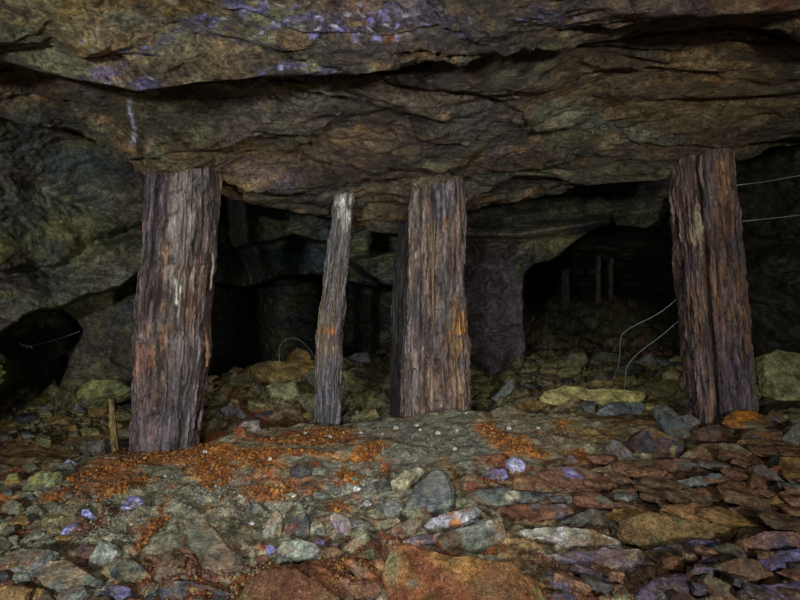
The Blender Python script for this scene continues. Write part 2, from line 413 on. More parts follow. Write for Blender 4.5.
def d_left(px, py, n):
    d = np.interp(px, [-700, -200, 0, 80, 150, 190, 203, 214], [1.9, 2.9, 3.9, 4.7, 5.2, 6.2, 8.5, 10.5])
    ledge = [(-700, 520), (-100, 400), (0, 332), (30, 313), (60, 306), (95, 293), (120, 285), (150, 262), (200, 240), (260, 236)]
    a = np.array(ledge, float); yy = np.interp(px, a[:, 0], a[:, 1])
    s = py - yy + 3 * n
    below = sstep(-2, 3, s)
    bulge = np.exp(-np.clip(-s, 0, 300) / 45.0) * (1 - below)
    d = d - 0.45 * bulge + 0.25 * below
    # upper gallery: folds running up to the roof
    d = d - 0.75 * np.exp(-np.clip(py - np.interp(px, [-700, 0, 150], [60, 105, 165]), 0, 400) / 55.0) * sstep(190, 120, px)
    d = d + 0.12 * np.exp(-((py - np.interp(px, [-200, 0, 150], [130, 175, 225]) + 6 * n) / 7.0) ** 2)
    d = d + 0.25 * np.exp(-((py - np.interp(px, [-200, 0, 60, 150], [240, 275, 262, 225]) + 8 * n) / 7.0) ** 2)
    d = d - 0.004 * np.clip(py - 330, 0, 200)
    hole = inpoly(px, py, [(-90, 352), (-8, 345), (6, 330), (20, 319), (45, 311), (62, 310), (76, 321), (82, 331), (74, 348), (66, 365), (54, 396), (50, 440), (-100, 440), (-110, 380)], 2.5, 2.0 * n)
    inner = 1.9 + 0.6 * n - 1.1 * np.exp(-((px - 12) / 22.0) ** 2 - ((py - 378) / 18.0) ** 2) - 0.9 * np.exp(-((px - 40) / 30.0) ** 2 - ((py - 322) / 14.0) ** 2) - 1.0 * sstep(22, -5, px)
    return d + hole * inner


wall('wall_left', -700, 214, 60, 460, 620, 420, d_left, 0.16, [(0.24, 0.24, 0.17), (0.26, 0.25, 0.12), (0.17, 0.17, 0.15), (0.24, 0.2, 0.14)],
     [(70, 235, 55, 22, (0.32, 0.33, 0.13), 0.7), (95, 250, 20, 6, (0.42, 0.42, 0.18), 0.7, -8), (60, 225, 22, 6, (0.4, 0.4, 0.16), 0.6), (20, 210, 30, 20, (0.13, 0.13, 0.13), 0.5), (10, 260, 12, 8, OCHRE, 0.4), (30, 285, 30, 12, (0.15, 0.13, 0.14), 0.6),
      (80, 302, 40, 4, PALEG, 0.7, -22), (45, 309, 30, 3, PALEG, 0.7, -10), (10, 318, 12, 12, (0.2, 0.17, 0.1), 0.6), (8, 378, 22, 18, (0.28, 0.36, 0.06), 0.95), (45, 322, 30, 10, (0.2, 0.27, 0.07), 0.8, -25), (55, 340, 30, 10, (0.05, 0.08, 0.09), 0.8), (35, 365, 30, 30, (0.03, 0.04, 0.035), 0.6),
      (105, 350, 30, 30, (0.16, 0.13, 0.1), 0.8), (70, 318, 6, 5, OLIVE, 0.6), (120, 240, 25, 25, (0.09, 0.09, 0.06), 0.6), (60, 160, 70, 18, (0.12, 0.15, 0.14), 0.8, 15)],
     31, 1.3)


def d_back_left(px, py, n):
    d = np.full(len(px), 5.6) + 0.5 * (py - 200) / 50
    s1 = step_line(px, py, [(150, 255), (217, 252), (240, 248), (257, 243), (293, 236), (327, 244), (345, 256), (352, 262), (380, 285), (398, 290), (480, 290)], 2.5, 2 * n)
    s2 = step_line(px, py, [(150, 283), (240, 285), (290, 276), (330, 278), (400, 292), (480, 292)], 2, 3 * n)
    d = d + 1.1 * s1 + 5.0 * s2
    hump = inpoly(px, py, [(350, 262), (358, 257), (380, 254), (410, 250), (410, 288), (395, 290), (375, 281), (360, 272)], 3, 1.5 * n)
    d = d - 0.5 * hump * (1 - s2) - 0.3 * hump
    d = d + 4.5 * sstep(425, 455, px)
    d = d + 4.0 * sstep(266, 205, px - 14 * sstep(240, 270, py)) * (px > 150)
    pil = inpoly(px, py, [(357, 285), (378, 285), (374, 315), (380, 380), (356, 380)], 5, 2 * n)
    d = d - 1.6 * pil
    return d


wall('wall_back', 185, 480, 170, 420, 420, 380, d_back_left, 0.20, [(0.15, 0.165, 0.11), (0.17, 0.17, 0.08), (0.10, 0.12, 0.12)],
     [(270, 228, 70, 8, (0.15, 0.15, 0.09), 0.7), (290, 258, 30, 10, (0.05, 0.08, 0.13), 0.8), (380, 268, 26, 12, (0.16, 0.15, 0.12), 0.8), (240, 262, 30, 10, (0.07, 0.09, 0.05), 0.6), (240, 332, 14, 6, (0.2, 0.22, 0.2), 0.7), (366, 320, 14, 40, (0.06, 0.05, 0.045), 0.8)],
     47, 1.0)

PILLAR = [(440, 190), (612, 190), (610, 224), (590, 234), (571, 247), (561, 256), (550, 262), (535, 266), (527, 274), (524, 290), (525, 315), (527, 335), (528, 440), (440, 440)]


def d_right(px, py, n):
    deep = np.interp(py, [150, 226, 250, 270, 300, 345, 420], [8.0, 9.6, 11.8, 14.0, 17.0, 12.0, 8.5])
    deep = np.where(px > 640, deep * np.interp(px, [640, 690, 760], [1.0, 0.85, 0.75]), deep)
    mass = 1 - step_line(px, py, [(440, 226), (590, 226), (620, 228), (648, 229), (658, 222), (664, 200), (690, 190), (760, 160)], 2, 1.5 * n)
    d = deep * (1 - mass) + (6.75 - 0.012 * (226 - py)) * mass
    pil = inpoly(px, py, PILLAR, 2.2, 1.6 * n)
    lipd = 6.6 - 0.5 * np.exp(-((py - np.interp(px, [440, 520, 600], [232, 234, 222])) / 6.0) ** 2) + 0.35 * sstep(235, 270, py) * (px < 535) - 0.3 * np.exp(-((px - 495) / 22.0) ** 2) * (py > 240)
    return d * (1 - pil) + lipd * pil


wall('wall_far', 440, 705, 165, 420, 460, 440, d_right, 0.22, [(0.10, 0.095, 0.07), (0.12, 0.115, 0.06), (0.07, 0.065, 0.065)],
     [(495, 300, 34, 60, (0.24, 0.20, 0.22), 0.9), (560, 240, 40, 16, (0.34, 0.3, 0.14), 0.7), (500, 235, 50, 10, (0.26, 0.24, 0.16), 0.7), (620, 205, 40, 20, (0.22, 0.23, 0.13), 0.7), (553, 331, 8, 4, (0.4, 0.3, 0.08), 0.9), (600, 235, 30, 12, (0.05, 0.07, 0.12), 0.7), (540, 273, 20, 8, (0.05, 0.08, 0.13), 0.7)],
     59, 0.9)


def d_rwall(px, py, n):
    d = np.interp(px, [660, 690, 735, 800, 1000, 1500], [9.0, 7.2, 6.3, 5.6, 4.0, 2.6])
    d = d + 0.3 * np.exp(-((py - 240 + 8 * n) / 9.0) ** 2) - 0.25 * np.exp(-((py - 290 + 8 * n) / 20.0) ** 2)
    return d


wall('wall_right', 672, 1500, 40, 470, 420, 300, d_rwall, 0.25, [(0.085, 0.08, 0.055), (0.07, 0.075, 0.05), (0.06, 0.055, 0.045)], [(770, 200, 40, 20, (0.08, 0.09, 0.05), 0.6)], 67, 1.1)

# ------------------------------------------------------------------ ground
gc = [-900, 0, 60, 110, 164, 205, 215, 240, 285, 330, 400, 440, 540, 640, 720, 800, 1700]
def row(py, d):
    f = lambda v: v if isinstance(v, (list, tuple)) else [v] * len(gc)
    return list(zip(gc, f(py), f(d)))
crest_py = [520, 463, 463, 457, 454, 446, 441, 427, 427, 425, 418, 411, 413, 420, 423, 410, 400]
crest_d = [2.6, 3.2, 3.25, 3.3, 3.42, 3.5, 3.55, 3.75, 3.95, 4.05, 4.02, 4.0, 3.95, 3.8, 3.58, 3.6, 3.4]
dip = [0.02, 0.03, 0.04, 0.06, 0.08, 0.12, 0.12, 0.12, 0.12, 0.12, 0.12, 0.14, 0.12, 0.08, 0.03, 0.03, 0.0]
dd = [d + 0.35 for d in crest_d]
dz = [(300 - y) / F * d - k for y, d, k in zip(crest_py, crest_d, dip)]
dpy = [300 - z / d * F for z, d in zip(dz, dd)]
rows = [
    row(2600, 0.25), row(900, 0.9), row(660, 1.55), row(600, 1.8), row([508, 510, 510, 508, 508, 508, 508, 508, 508, 508, 512, 516, 516, 514, 512, 512, 512], 2.5),
    row([490, 474, 472, 468, 464, 462, 460, 456, 454, 452, 450, 450, 452, 456, 456, 450, 446], [2.55, 3.0, 3.02, 3.02, 3.1, 3.12, 3.12, 3.2, 3.2, 3.2, 3.25, 3.25, 3.2, 3.12, 3.1, 3.1, 3.0]),
    row(crest_py, crest_d), row(dpy, dd),
    row([430, 430, 428, 420, 418, 416, 414, 409, 401, 410, 410, 410, 404, 402, 402, 398, 398], [4.2, 4.2, 4.3, 4.5, 4.8, 5, 5, 5, 5, 5.1, 5.1, 5.1, 4.9, 4.7, 4.6, 4.5, 4.4]),
    row([392, 394, 391, 386, 388, 392, 390, 377, 366, 372, 386, 389, 385, 385, 385, 381, 381], [5, 5, 5, 5.3, 5.8, 6, 6, 5.8, 5.8, 6.2, 6.3, 6.3, 6, 5.8, 5.6, 5.5, 5.4]),
    row([385, 386, 386, 384, 384, 384, 382, 374, 366, 360, 364, 366, 360, 360, 364, 362, 362], 7.4),
    row([380, 382, 382, 380, 380, 380, 380, 372, 366, 358, 358, 356, 350, 349, 356, 352, 352], 9.0),
    row([375] * 10 + [352, 345, 320, 320, 340, 345, 345], 10.6),
    row([370] * 10 + [345, 335, 300, 300, 325, 345, 345], 12.0),
    row([365] * 10 + [340, 325, 291, 291, 320, 345, 345], 17.0),
]
V = loft(rows, 1300, [6, 20, 22, 90, 80, 56, 16, 24, 34, 30, 20, 16, 12, 8], smooth=4)
nu, nv = V.shape[:2]
P = V.reshape(-1, 3).copy()
gpx, gpy = proj(P)
big = fbm(P * 2.2, 3, 5)
det = fbm(P * np.array([9, 9, 9]), 5, 8, 0.6)
rearw = sstep(4.3, 5.0, P[:, 1])
ter = terrace(fbm(P * 3.2, 4, 12), 5, 0.15)
frontw = sstep(3.0, 2.4, P[:, 1]) + 0.3
P[:, 2] += (0.03 * big + 0.022 * det + 0.02 * ter) * (0.5 + 0.6 * frontw) * np.clip(P[:, 1] / 1.5, 0.3, 1) + rearw * (0.09 * ter + 0.03 * det)
P[:, 2] += rearw * 0.02 * fbm(P * 20, 3, 31)
nz = fbm(P * 6, 4, 41, 0.6); nz2 = fbm(P * 18, 4, 43, 0.6)
C = rockcol(P, [(0.15, 0.15, 0.115), (0.17, 0.12, 0.07), (0.19, 0.195, 0.15), DRUST], 15, 2.6)
GB = [
    (40, 420, 120, 30, (0.17, 0.13, 0.05), 0.8), (60, 400, 70, 10, (0.17, 0.17, 0.07), 0.8), (20, 450, 60, 14, (0.19, 0.11, 0.045), 0.7), (100, 435, 60, 18, (0.2, 0.11, 0.05), 0.5),
    (280, 385, 60, 25, (0.21, 0.18, 0.07), 0.8), (370, 385, 40, 25, (0.14, 0.14, 0.07), 0.8), (500, 375, 60, 30, (0.17, 0.17, 0.09), 0.8), (620, 385, 80, 20, (0.27, 0.25, 0.1), 0.7), (600, 320, 100, 25, (0.09, 0.095, 0.06), 0.9),
    (90, 505, 110, 35, (0.19, 0.19, 0.13), 0.7), (200, 480, 50, 25, (0.23, 0.235, 0.18), 0.9), (270, 505, 70, 25, (0.19, 0.2, 0.165), 0.85), (180, 520, 40, 25, (0.18, 0.185, 0.15), 0.8),
    (440, 440, 110, 28, (0.17, 0.18, 0.165), 0.95), (350, 480, 60, 30, (0.175, 0.185, 0.165), 0.9), (300, 455, 40, 14, (0.2, 0.21, 0.18), 0.8), (540, 425, 60, 14, (0.22, 0.2, 0.15), 0.85), (620, 440, 60, 20, (0.2, 0.16, 0.09), 0.8), (590, 430, 30, 10, OCHRE, 0.35),
    (165, 455, 40, 6, ORANGE, 0.7), (60, 490, 30, 12, RUST, 0.6, -15), (10, 500, 22, 8, ORANGE, 0.6, -20), (110, 480, 40, 12, RUST, 0.6, -20), (100, 468, 40, 7, RUST, 0.7, -10), (95, 525, 24, 8, DRUST, 0.8, -30), (145, 540, 26, 5, RUST, 0.8, -50), (158, 525, 20, 5, RUST, 0.8, -60), (130, 452, 30, 6, DRUST, 0.8),
    (210, 462, 22, 22, ORANGE, 0.85), (250, 460, 36, 8, ORANGE, 0.8, 10), (310, 438, 55, 5, RUST, 0.8), (290, 455, 40, 6, ORANGE, 0.8), (370, 452, 20, 10, ORANGE, 0.9, -30), (265, 490, 30, 10, RUST, 0.8), (345, 478, 16, 9, ORANGE, 0.9), (338, 508, 12, 10, ORANGE, 0.9), (280, 480, 50, 5, RUST, 0.6), (385, 470, 6, 8, RUST, 0.7),
    (500, 440, 22, 10, ORANGE, 0.9, 30), (520, 448, 30, 8, ORANGE, 0.9, 15), (560, 425, 8, 6, ORANGE, 0.7), (485, 428, 10, 8, ORANGE, 0.8), (580, 455, 14, 8, ORANGE, 0.7), (500, 460, 20, 6, RUST, 0.7),
    (660, 505, 170, 42, (0.06, 0.038, 0.028), 0.95), (740, 465, 90, 36, (0.06, 0.038, 0.028), 0.9), (560, 480, 60, 12, REDB, 0.8), (690, 550, 110, 20, (0.07, 0.05, 0.035), 0.8), (560, 585, 60, 25, (0.17, 0.11, 0.06), 0.8),  # near-black browns imitate shade in the gaps under the right slabs
    (300, 590, 120, 30, DRUST, 0.8), (170, 580, 70, 20, DRUST, 0.8), (60, 590, 60, 20, DBROWN, 0.7), (360, 560, 50, 20, DRUST, 0.7), (700, 590, 80, 20, (0.1, 0.07, 0.06), 0.8), (230, 540, 30, 12, (0.17, 0.16, 0.13), 0.7),
]
C = paint(C, gpx, gpy, GB, nz + 0.5 * nz2, 0.75)
C *= np.array([1.06, 1.0, 0.84])
C *= (1.75 * np.clip(1 + 0.7 * nz2, 0.4, 1.9))[:, None]
floor_o = mesh_obj('floor', P, grid_faces(nu, nv), M_ground, C, origin=(0, 4, 0))
floor_o['kind'] = 'structure'
GV = P
sub = P.reshape(nu, nv, 3)[::4, ::3]
gverts = sub.reshape(-1, 3); gf = grid_faces(sub.shape[0], sub.shape[1])
bvh = BVHTree.FromPolygons([tuple(v) for v in gverts], [tuple(f) for f in gf.tolist()])


def hit(px, py, far=7.2):
    for k in range(25):
        q = _hit(px, py + k * 2.5)
        if q is not None and q.y < far: return q
    return None


def _hit(px, py):
    d = Vector(((px - 400) / F, 1, (300 - py) / F)).normalized()
    loc, n, i, t = bvh.ray_cast(Vector((0, 0, CZ)), d, 60)
    if loc is None: return None
    return loc


def gz(x, y):
    loc, n, i, t = bvh.ray_cast(Vector((x, y, 5)), Vector((0, 0, -1)), 10)
    return (loc.z if loc else 0.0)


# ------------------------------------------------------------------ rocks
def hull_rock(pts, subdiv, amp, seed, layers=None, sm=0.08):
    bm = bmesh.new()
    for p in pts: bm.verts.new(p)
    r = bmesh.ops.convex_hull(bm, input=bm.verts)
    junk = [g for g in set(r['geom_interior'] + r['geom_unused']) if isinstance(g, bmesh.types.BMVert)]
    if junk: bmesh.ops.delete(bm, geom=junk, context='VERTS')
    bmesh.ops.triangulate(bm, faces=bm.faces)
    for k in range(subdiv):
        bmesh.ops.subdivide_edges(bm, edges=bm.edges, cuts=1, use_grid_fill=True)
        if k == 0: bmesh.ops.smooth_vert(bm, verts=bm.verts, factor=sm * 0.7, use_axis_x=True, use_axis_y=True, use_axis_z=True)
        if k == 1: bmesh.ops.smooth_vert(bm, verts=bm.verts, factor=sm, use_axis_x=True, use_axis_y=True, use_axis_z=True)
        bmesh.ops.triangulate(bm, faces=bm.faces)
    bm.normal_update()
    V = np.array([v.co[:] for v in bm.verts]); Nn = np.array([v.normal[:] for v in bm.verts])
    bm.verts.index_update()
    Fc = np.array([[v.index for v in f.verts] for f in bm.faces])
    bm.free()
    return V, Nn, Fc


rock_count = 0
POLYS = []
ALL = []          # (object, px, py, colour word, kind word)


def make_rock(name, V, Nn, Fc, cols, mat, seed, size, axis, blob=None):
    """displace and colour the hull, link it"""
    s = 1.0 / max(size, 0.02)
    Q = V * s
    ax = np.array(axis)
    h = V @ ax * s
    lay = terrace(h * 1.0 + 0.25 * fbm(Q * 1.6, 3, seed), 9, 0.15) - h
    n1 = fbm(Q * 2.2, 4, seed + 1, 0.55); n2 = fbm(Q * 8, 3, seed + 2, 0.6)
    side = np.clip(1 - np.abs(Nn @ ax), 0, 1)
    dsp = size * (0.03 * n1 + 0.012 * n2 + 0.35 * np.clip(lay, -0.12, 0.12) * side)
    dsp = dsp + size * 0.035 * terrace(fbm(Q * 1.7, 3, seed + 8), 4, 0.1) * (1 - side)
    V = V + Nn * dsp[:, None]
    C = rockcol(Q + seed, cols, seed, 1.3)
    C = C * np.clip(1 + 0.35 * fbm(Q * np.array([3, 3, 3]) + 5 * ax * h[:, None], 3, seed + 4), 0.5, 1.6)[:, None]
    Pm = V.mean(0)
    if Pm[1] < 4.1 and size > 0.035:                       # rust and silt dust settled on the stones
        dust = np.array((0.19, 0.095, 0.045)) if (Pm[0] > 0.3 or Pm[1] < 2.25) else np.array((0.2, 0.19, 0.14))
        m = sstep(-0.1, 0.45, fbm(V * 8, 4, 301, 0.65)) * (0.62 if mat is not M_wet else 0.3) * (0.45 + 0.55 * np.clip(Nn[:, 2], 0, 1))
        C = mixc(C, dust, m)
    if blob is not None:
        px, py = proj(V); C = paint(C, px, py, blob, fbm(Q * 5, 3, seed), 0.6)
    o = mesh_obj(name, V, Fc, mat, C, sharp=38)
    return o


def hero(name, poly, label, cat, cols, mat=None, L=50, th=0.05, seed=None, yaw=0, blob=None, up=0.0, sub=None, bulge=0.09, d=None):
    """a stone whose face outline is poly; L is how far the face looks up (90 = flat on the ground)"""
    global rock_count
    rock_count += 1
    seed = seed if seed is not None else rock_count * 7
    r = random.Random(seed)
    poly = np.array(poly, float)
    cx, cy = poly.mean(0); POLYS.append((poly[:, 0].min(), poly[:, 0].max(), poly[:, 1].min(), poly[:, 1].max()))
    low = poly[:, 1].max()
    p0 = hit(cx, min(low, 640) - 0.25 * (low - poly[:, 1].min()))
    if d: p0 = Vector(W(cx, cy, d))
    a = math.radians(L); w = math.radians(yaw)
    n = np.array([math.sin(w) * math.cos(a), -math.cos(w) * math.cos(a), math.sin(a)])
    dirs = np.stack([(poly[:, 0] - 400) / F, np.ones(len(poly)), (300 - poly[:, 1]) / F], 1)
    high = cx > 535 and 445 < cy < 560 and L >= 50          # slabs of the right field lie proud, with gaps below
    o = np.array([0, 0, CZ]); p0 = np.array(p0) + n * (up + (0.02 if high else 0))
    t = ((p0 - o) @ n) / (dirs @ n)
    F0 = o + dirs * t[:, None]
    c = F0.mean(0)
    size = np.linalg.norm(F0 - c, axis=1).max() * 1.3
    th = max(th, 0.02)
    if high: th += 0.012
    inner = c + (F0 - c) * 0.84 + n * th * bulge * 2.0
    back = c + (F0 - c) * np.array([[0.8 + 0.28 * r.random()] for _ in F0]) - n * th
    mid = c + (F0 - c) * 1.03 - n * th * 0.45
    pts = np.concatenate([c + (F0 - c) * 0.985, inner, mid, back])
    pts = pts + np.array([[r.uniform(-1, 1) for _ in range(3)] for _ in pts]) * size * 0.018
    span = max(np.ptp(poly[:, 0]), np.ptp(poly[:, 1]))
    sub = sub if sub else (4 if span > 45 else 3)
    V, Nn, Fc = hull_rock(pts, sub, 0, seed)
    ob = make_rock(name, V, Nn, Fc, cols, mat or M_stone, seed, size, n, blob)
    tag(ob, label, cat)
    return ob


def blk(name, px, py, w, h, label, cols, th=None, **k):
    pass


S = 'slab'
# --- left foreground
hero('flat_stone', [(-6, 559), (0, 556), (26, 548), (58, 551), (48, 563), (30, 575), (-4, 572)], 'long grey-green flat stone at lower left edge, above the striped one', 'stone', [GREYG, GREY, TAN], L=62, th=0.06)
hero('striped_stone', [(30, 578), (46, 563), (66, 557), (77, 571), (104, 582), (82, 590), (58, 594)], 'grey striped schist slab at lower left, edge overhanging golden rocks', 'stone', [GREYG, (0.1, 0.11, 0.1), TAN], M_striped, L=60, th=0.05)
hero('upright_stone', [(88, 566), (89, 557), (100, 542), (115, 544), (121, 554), (110, 560), (98, 574)], 'pale grey-green upright stone between the dark maroon wedge and small tan rock', 'stone', [(0.27, 0.29, 0.24), GREYG], L=28, th=0.07)
hero('ochre_rimmed_slab', [(99, 573), (112, 561), (128, 557), (142, 564), (152, 574), (146, 587), (120, 585)], 'dark olive slab with ochre rim at lower left, below small tan rock', 'stone', [(0.13, 0.13, 0.08), (0.25, 0.15, 0.05), DARK], L=55, th=0.05)
hero('rock', [(124, 545), (134, 546), (141, 556), (128, 557)], 'small tan rock just right of the pale upright stone', 'rock', [TAN, BROWN], L=35, th=0.04)
hero('rock', [(-6, 590), (16, 583), (33, 588), (28, 604), (-6, 612)], 'golden ochre rock in the bottom left corner', 'rock', [OCHRE, DBROWN, (0.35, 0.24, 0.08)], L=40, th=0.08)
hero('rock', [(31, 604), (36, 586), (50, 591), (58, 606)], 'dark brown and gold rock at bottom edge, second from left corner', 'rock', [DBROWN, OCHRE], L=40, th=0.06)
hero('violet_stone', [(98, 593), (110, 586), (130, 587), (134, 596), (118, 602)], 'wet violet-blue stone at bottom edge below the ochre-rimmed slab', 'stone', [PURP, VIOL, DARK], M_wet, L=60, th=0.04)
hero('blue_stone', [(79, 518), (84, 511), (91, 511), (95, 516), (91, 521), (83, 522)], 'small glossy pale-blue oval stone on the left of the mound', 'stone', [BLUE, LAV], M_wet, L=45, th=0.03, bulge=0.4)
hero('blue_sliver', [(60, 534), (67, 526), (75, 522), (78, 524), (72, 531), (63, 536)], 'narrow violet-blue sliver of stone left below the pale-blue oval stone', 'stone', [VIOL, BLUE, PURP], M_wet, L=50, th=0.025)
hero('violet_crystal_stone', [(120, 507), (127, 497), (140, 495), (144, 504), (137, 507), (128, 512)], 'jagged violet stone below the left post, in the grey silt', 'stone', [VIOL, PURP, LAV], M_wet, L=50, th=0.03)
hero('yellow_green_rock', [(18, 495), (28, 479), (44, 470), (61, 472), (56, 483), (36, 496)], 'smooth yellow-green rock sloping down on the left, below dark block', 'rock', [YG, OLIVE, PALEG], L=48, th=0.08)
hero('rock', [(3, 484), (8, 474), (18, 472), (20, 481), (11, 488)], 'small yellowish rock at the left edge beside the yellow-green rock', 'rock', [YG, OCHRE], L=40, th=0.05)
hero('rock', [(18, 475), (22, 466), (34, 462), (42, 469), (30, 476)], 'olive-brown rounded rock directly above the yellow-green rock', 'rock', [OLIVE, BROWN], L=40, th=0.06)
hero('rock', [(1, 520), (3, 505), (12, 499), (23, 504), (20, 517)], 'pale-green block at left edge above the grey flat stone', 'rock', [PALEG, GREYG, OCHRE], L=45, th=0.07)
hero('rock', [(24, 525), (26, 508), (36, 504), (46, 512), (41, 524)], 'grey-green block just right of the pale-green block at left edge', 'rock', [GREYG, PALEG, BROWN], L=45, th=0.07)
hero('rock', [(66, 555), (82, 544), (101, 546), (90, 560), (80, 565)], 'dark maroon wedge of rock left of the pale upright stone', 'rock', [DRUST, DBROWN, DARK], L=40, th=0.06)
hero('lilac_stone', [(34, 497), (46, 488), (60, 485), (62, 490), (50, 497)], 'pale lilac sliver below the yellow-green rock on the left', 'stone', [PURP, LAV, BROWN], M_wet, L=50, th=0.03)
hero('dark_block', [(77, 449), (84, 441), (104, 439), (105, 456), (92, 461)], 'nearly black block of rock beside the wooden stake', 'rock', [DARK, DBROWN], L=25, th=0.1)
hero('lilac_stone', [(63, 463), (68, 459), (77, 463), (72, 467)], 'small shiny lilac stone below and left of the black block', 'stone', [LAV, PURP], M_wet, L=45, th=0.03)
hero('long_stone', [(40, 408), (48, 404), (80, 403), (83, 410), (60, 412), (45, 412)], 'long grey-lilac stone lying flat on the rear left rubble', 'stone', [(0.2, 0.2, 0.22), GREY], L=35, th=0.08)
hero('lichen_boulder', [(74, 394), (82, 385), (95, 380), (120, 381), (130, 388), (122, 394), (90, 402), (79, 401)], 'yellow-green crusted boulder at back, just left of the left post', 'boulder', [(0.16, 0.165, 0.07), OLIVE, YG], L=30, th=0.15, d=4.25)
# --- centre-left foreground
hero('striped_rock', [(180, 531), (189, 520), (208, 523), (220, 538), (241, 560), (244, 568), (222, 582), (206, 572), (190, 548)], 'large dark striped schist rock leaning in the left-centre foreground', 'rock', [(0.13, 0.13, 0.09), DARK, (0.2, 0.15, 0.1)], M_striped, L=45, th=0.10)
hero('rock', [(242, 517), (246, 507), (258, 502), (266, 510), (257, 517)], 'low domed grey rock just left of the tall pale slab', 'rock', [GREY, GREYG, DARK], L=40, th=0.05)
hero('pale_slab', [(254, 547), (262, 532), (272, 514), (278, 508), (285, 519), (276, 534), (268, 545)], 'tall pale tan slab standing on edge, left-centre foreground', 'stone', [(0.30, 0.27, 0.21), GREYG, TAN], L=35, th=0.04)
hero('rock', [(271, 543), (277, 523), (283, 523), (281, 543)], 'narrow brown rock on the right flank of the tall pale slab', 'rock', [OLIVE, BROWN], L=35, th=0.04, up=-0.01)
hero('pebble', [(248, 524), (251, 521), (255, 523), (252, 526)], 'tiny bright blue-white pebble left of the tall pale slab', 'pebble', [(0.7, 0.75, 0.9), WHITE], M_wet, L=45, th=0.02, sub=2)
hero('violet_stone', [(259, 548), (265, 545), (274, 546), (278, 550), (272, 557), (263, 556)], 'violet stone against the left end of the grey-green oval boulder', 'stone', [VIOL, PURP], M_wet, L=50, th=0.04)
hero('oval_boulder', [(275, 555), (282, 544), (300, 541), (316, 545), (326, 552), (321, 561), (300, 565), (281, 562)], 'smooth grey-green oval boulder lying lengthwise in left-centre foreground', 'boulder', [(0.22, 0.25, 0.2), GREYG], L=40, th=0.09, bulge=0.3)
hero('violet_stone', [(311, 543), (317, 538), (325, 541), (325, 548), (317, 547)], 'violet stone at upper right end of the grey-green oval boulder', 'stone', [VIOL, PURP, DARK], M_wet, L=50, th=0.04)
hero('rock', [(284, 530), (292, 517), (305, 511), (311, 522), (310, 541), (288, 543)], 'dark grey rock with maroon stain behind the oval boulder', 'rock', [(0.12, 0.12, 0.09), DRUST, DARK], L=40, th=0.08)
hero('white_flake', [(285, 495), (291, 492), (297, 495), (294, 498), (288, 498)], 'flat white stone flake in front of the thin leaning post', 'stone', [CREAM, WHITE], L=65, th=0.02, sub=2)
hero('crusted_boulder', [(233, 606), (246, 578), (270, 566), (300, 570), (328, 584), (342, 600), (346, 620), (233, 620)], 'rust boulder with yellow grains at the bottom edge, left of centre', 'boulder', [(0.15, 0.07, 0.035), (0.2, 0.15, 0.06), (0.11, 0.1, 0.05), DRUST], M_grain, L=50, th=0.12)
hero('rusty_rock', [(296, 567), (312, 563), (332, 571), (344, 588), (330, 592), (310, 580)], 'orange-rust rock on the right shoulder of the yellow-grained boulder', 'rock', [(0.22, 0.09, 0.04), DRUST], M_grain, L=50, th=0.06)
hero('flat_stone', [(158, 592), (166, 584), (184, 582), (212, 588), (234, 593), (222, 600), (160, 602)], 'dark blue-grey flat stone along the bottom edge, under striped rock', 'stone', [(0.09, 0.1, 0.12), GREY, DARK], L=60, th=0.04)
hero('lilac_stone', [(328, 515), (334, 512), (350, 518), (354, 528), (348, 538), (336, 532)], 'lilac-grey triangular stone in the centre foreground', 'stone', [(0.22, 0.18, 0.24), PURP, PINK], L=45, th=0.06)
hero('flat_stone', [(350, 520), (362, 520), (370, 524), (358, 529), (352, 528)], 'small flat purplish stone right of the lilac triangular stone', 'stone', [PURP, DBROWN], L=60, th=0.03)
hero('flat_stone', [(366, 532), (368, 526), (384, 520), (397, 518), (400, 521), (384, 530)], 'flat tan slab with pale edge, left of the dark pointed rock', 'stone', [TAN, OLIVE], L=55, th=0.03)
hero('brown_block', [(380, 541), (384, 532), (404, 524), (414, 516), (430, 513), (422, 526), (409, 541), (388, 545)], 'rusty brown wedge block below the dark pointed rock', 'rock', [(0.2, 0.13, 0.08), DRUST, BROWN], L=45, th=0.07)
hero('leaf_shaped_stone', [(339, 551), (352, 541), (368, 532), (371, 539), (352, 554)], 'pale olive leaf-shaped stone pointing up right in centre foreground', 'stone', [(0.26, 0.25, 0.15), PALEG, OLIVE], L=45, th=0.04)
hero('flat_stone', [(355, 557), (364, 551), (375, 548), (377, 560), (362, 562)], 'small dark olive stone beneath the leaf-shaped stone', 'stone', [OLIVE, BROWN], L=45, th=0.05)
hero('rust_edged_slab', [(344, 562), (351, 560), (366, 568), (381, 580), (379, 589), (366, 582)], 'thin rust-edged slab sloping down towards the huge orange slab', 'stone', [DBROWN, RUST, TAN], L=50, th=0.03)
hero('quartz_block', [(415, 528), (432, 518), (450, 513), (476, 506), (482, 510), (480, 518), (460, 526), (448, 531), (424, 535)], 'white-blue quartz block with rust stains, centre foreground', 'rock', [(0.42, 0.42, 0.5), (0.5, 0.5, 0.52), GREY], L=45, th=0.06, blob=[(457, 524, 7, 6, ORANGE, 0.9), (452, 514, 7, 3, RUST, 0.7), (466, 510, 3, 3, RUST, 0.6), (446, 531, 10, 2, PURP, 0.7)])
hero('flat_stone', [(402, 542), (418, 536), (442, 532), (434, 543), (410, 548)], 'pinkish stone strip under the quartz block', 'stone', [PINK, DRUST, PURP], L=55, th=0.03)
hero('grey_slab', [(424, 547), (442, 538), (462, 530), (482, 520), (500, 518), (506, 530), (505, 546), (496, 557), (470, 560), (440, 556)], 'broad grey-green slab between the quartz block and huge orange slab', 'stone', [GREYG, (0.13, 0.14, 0.12), TAN], L=48, th=0.07)
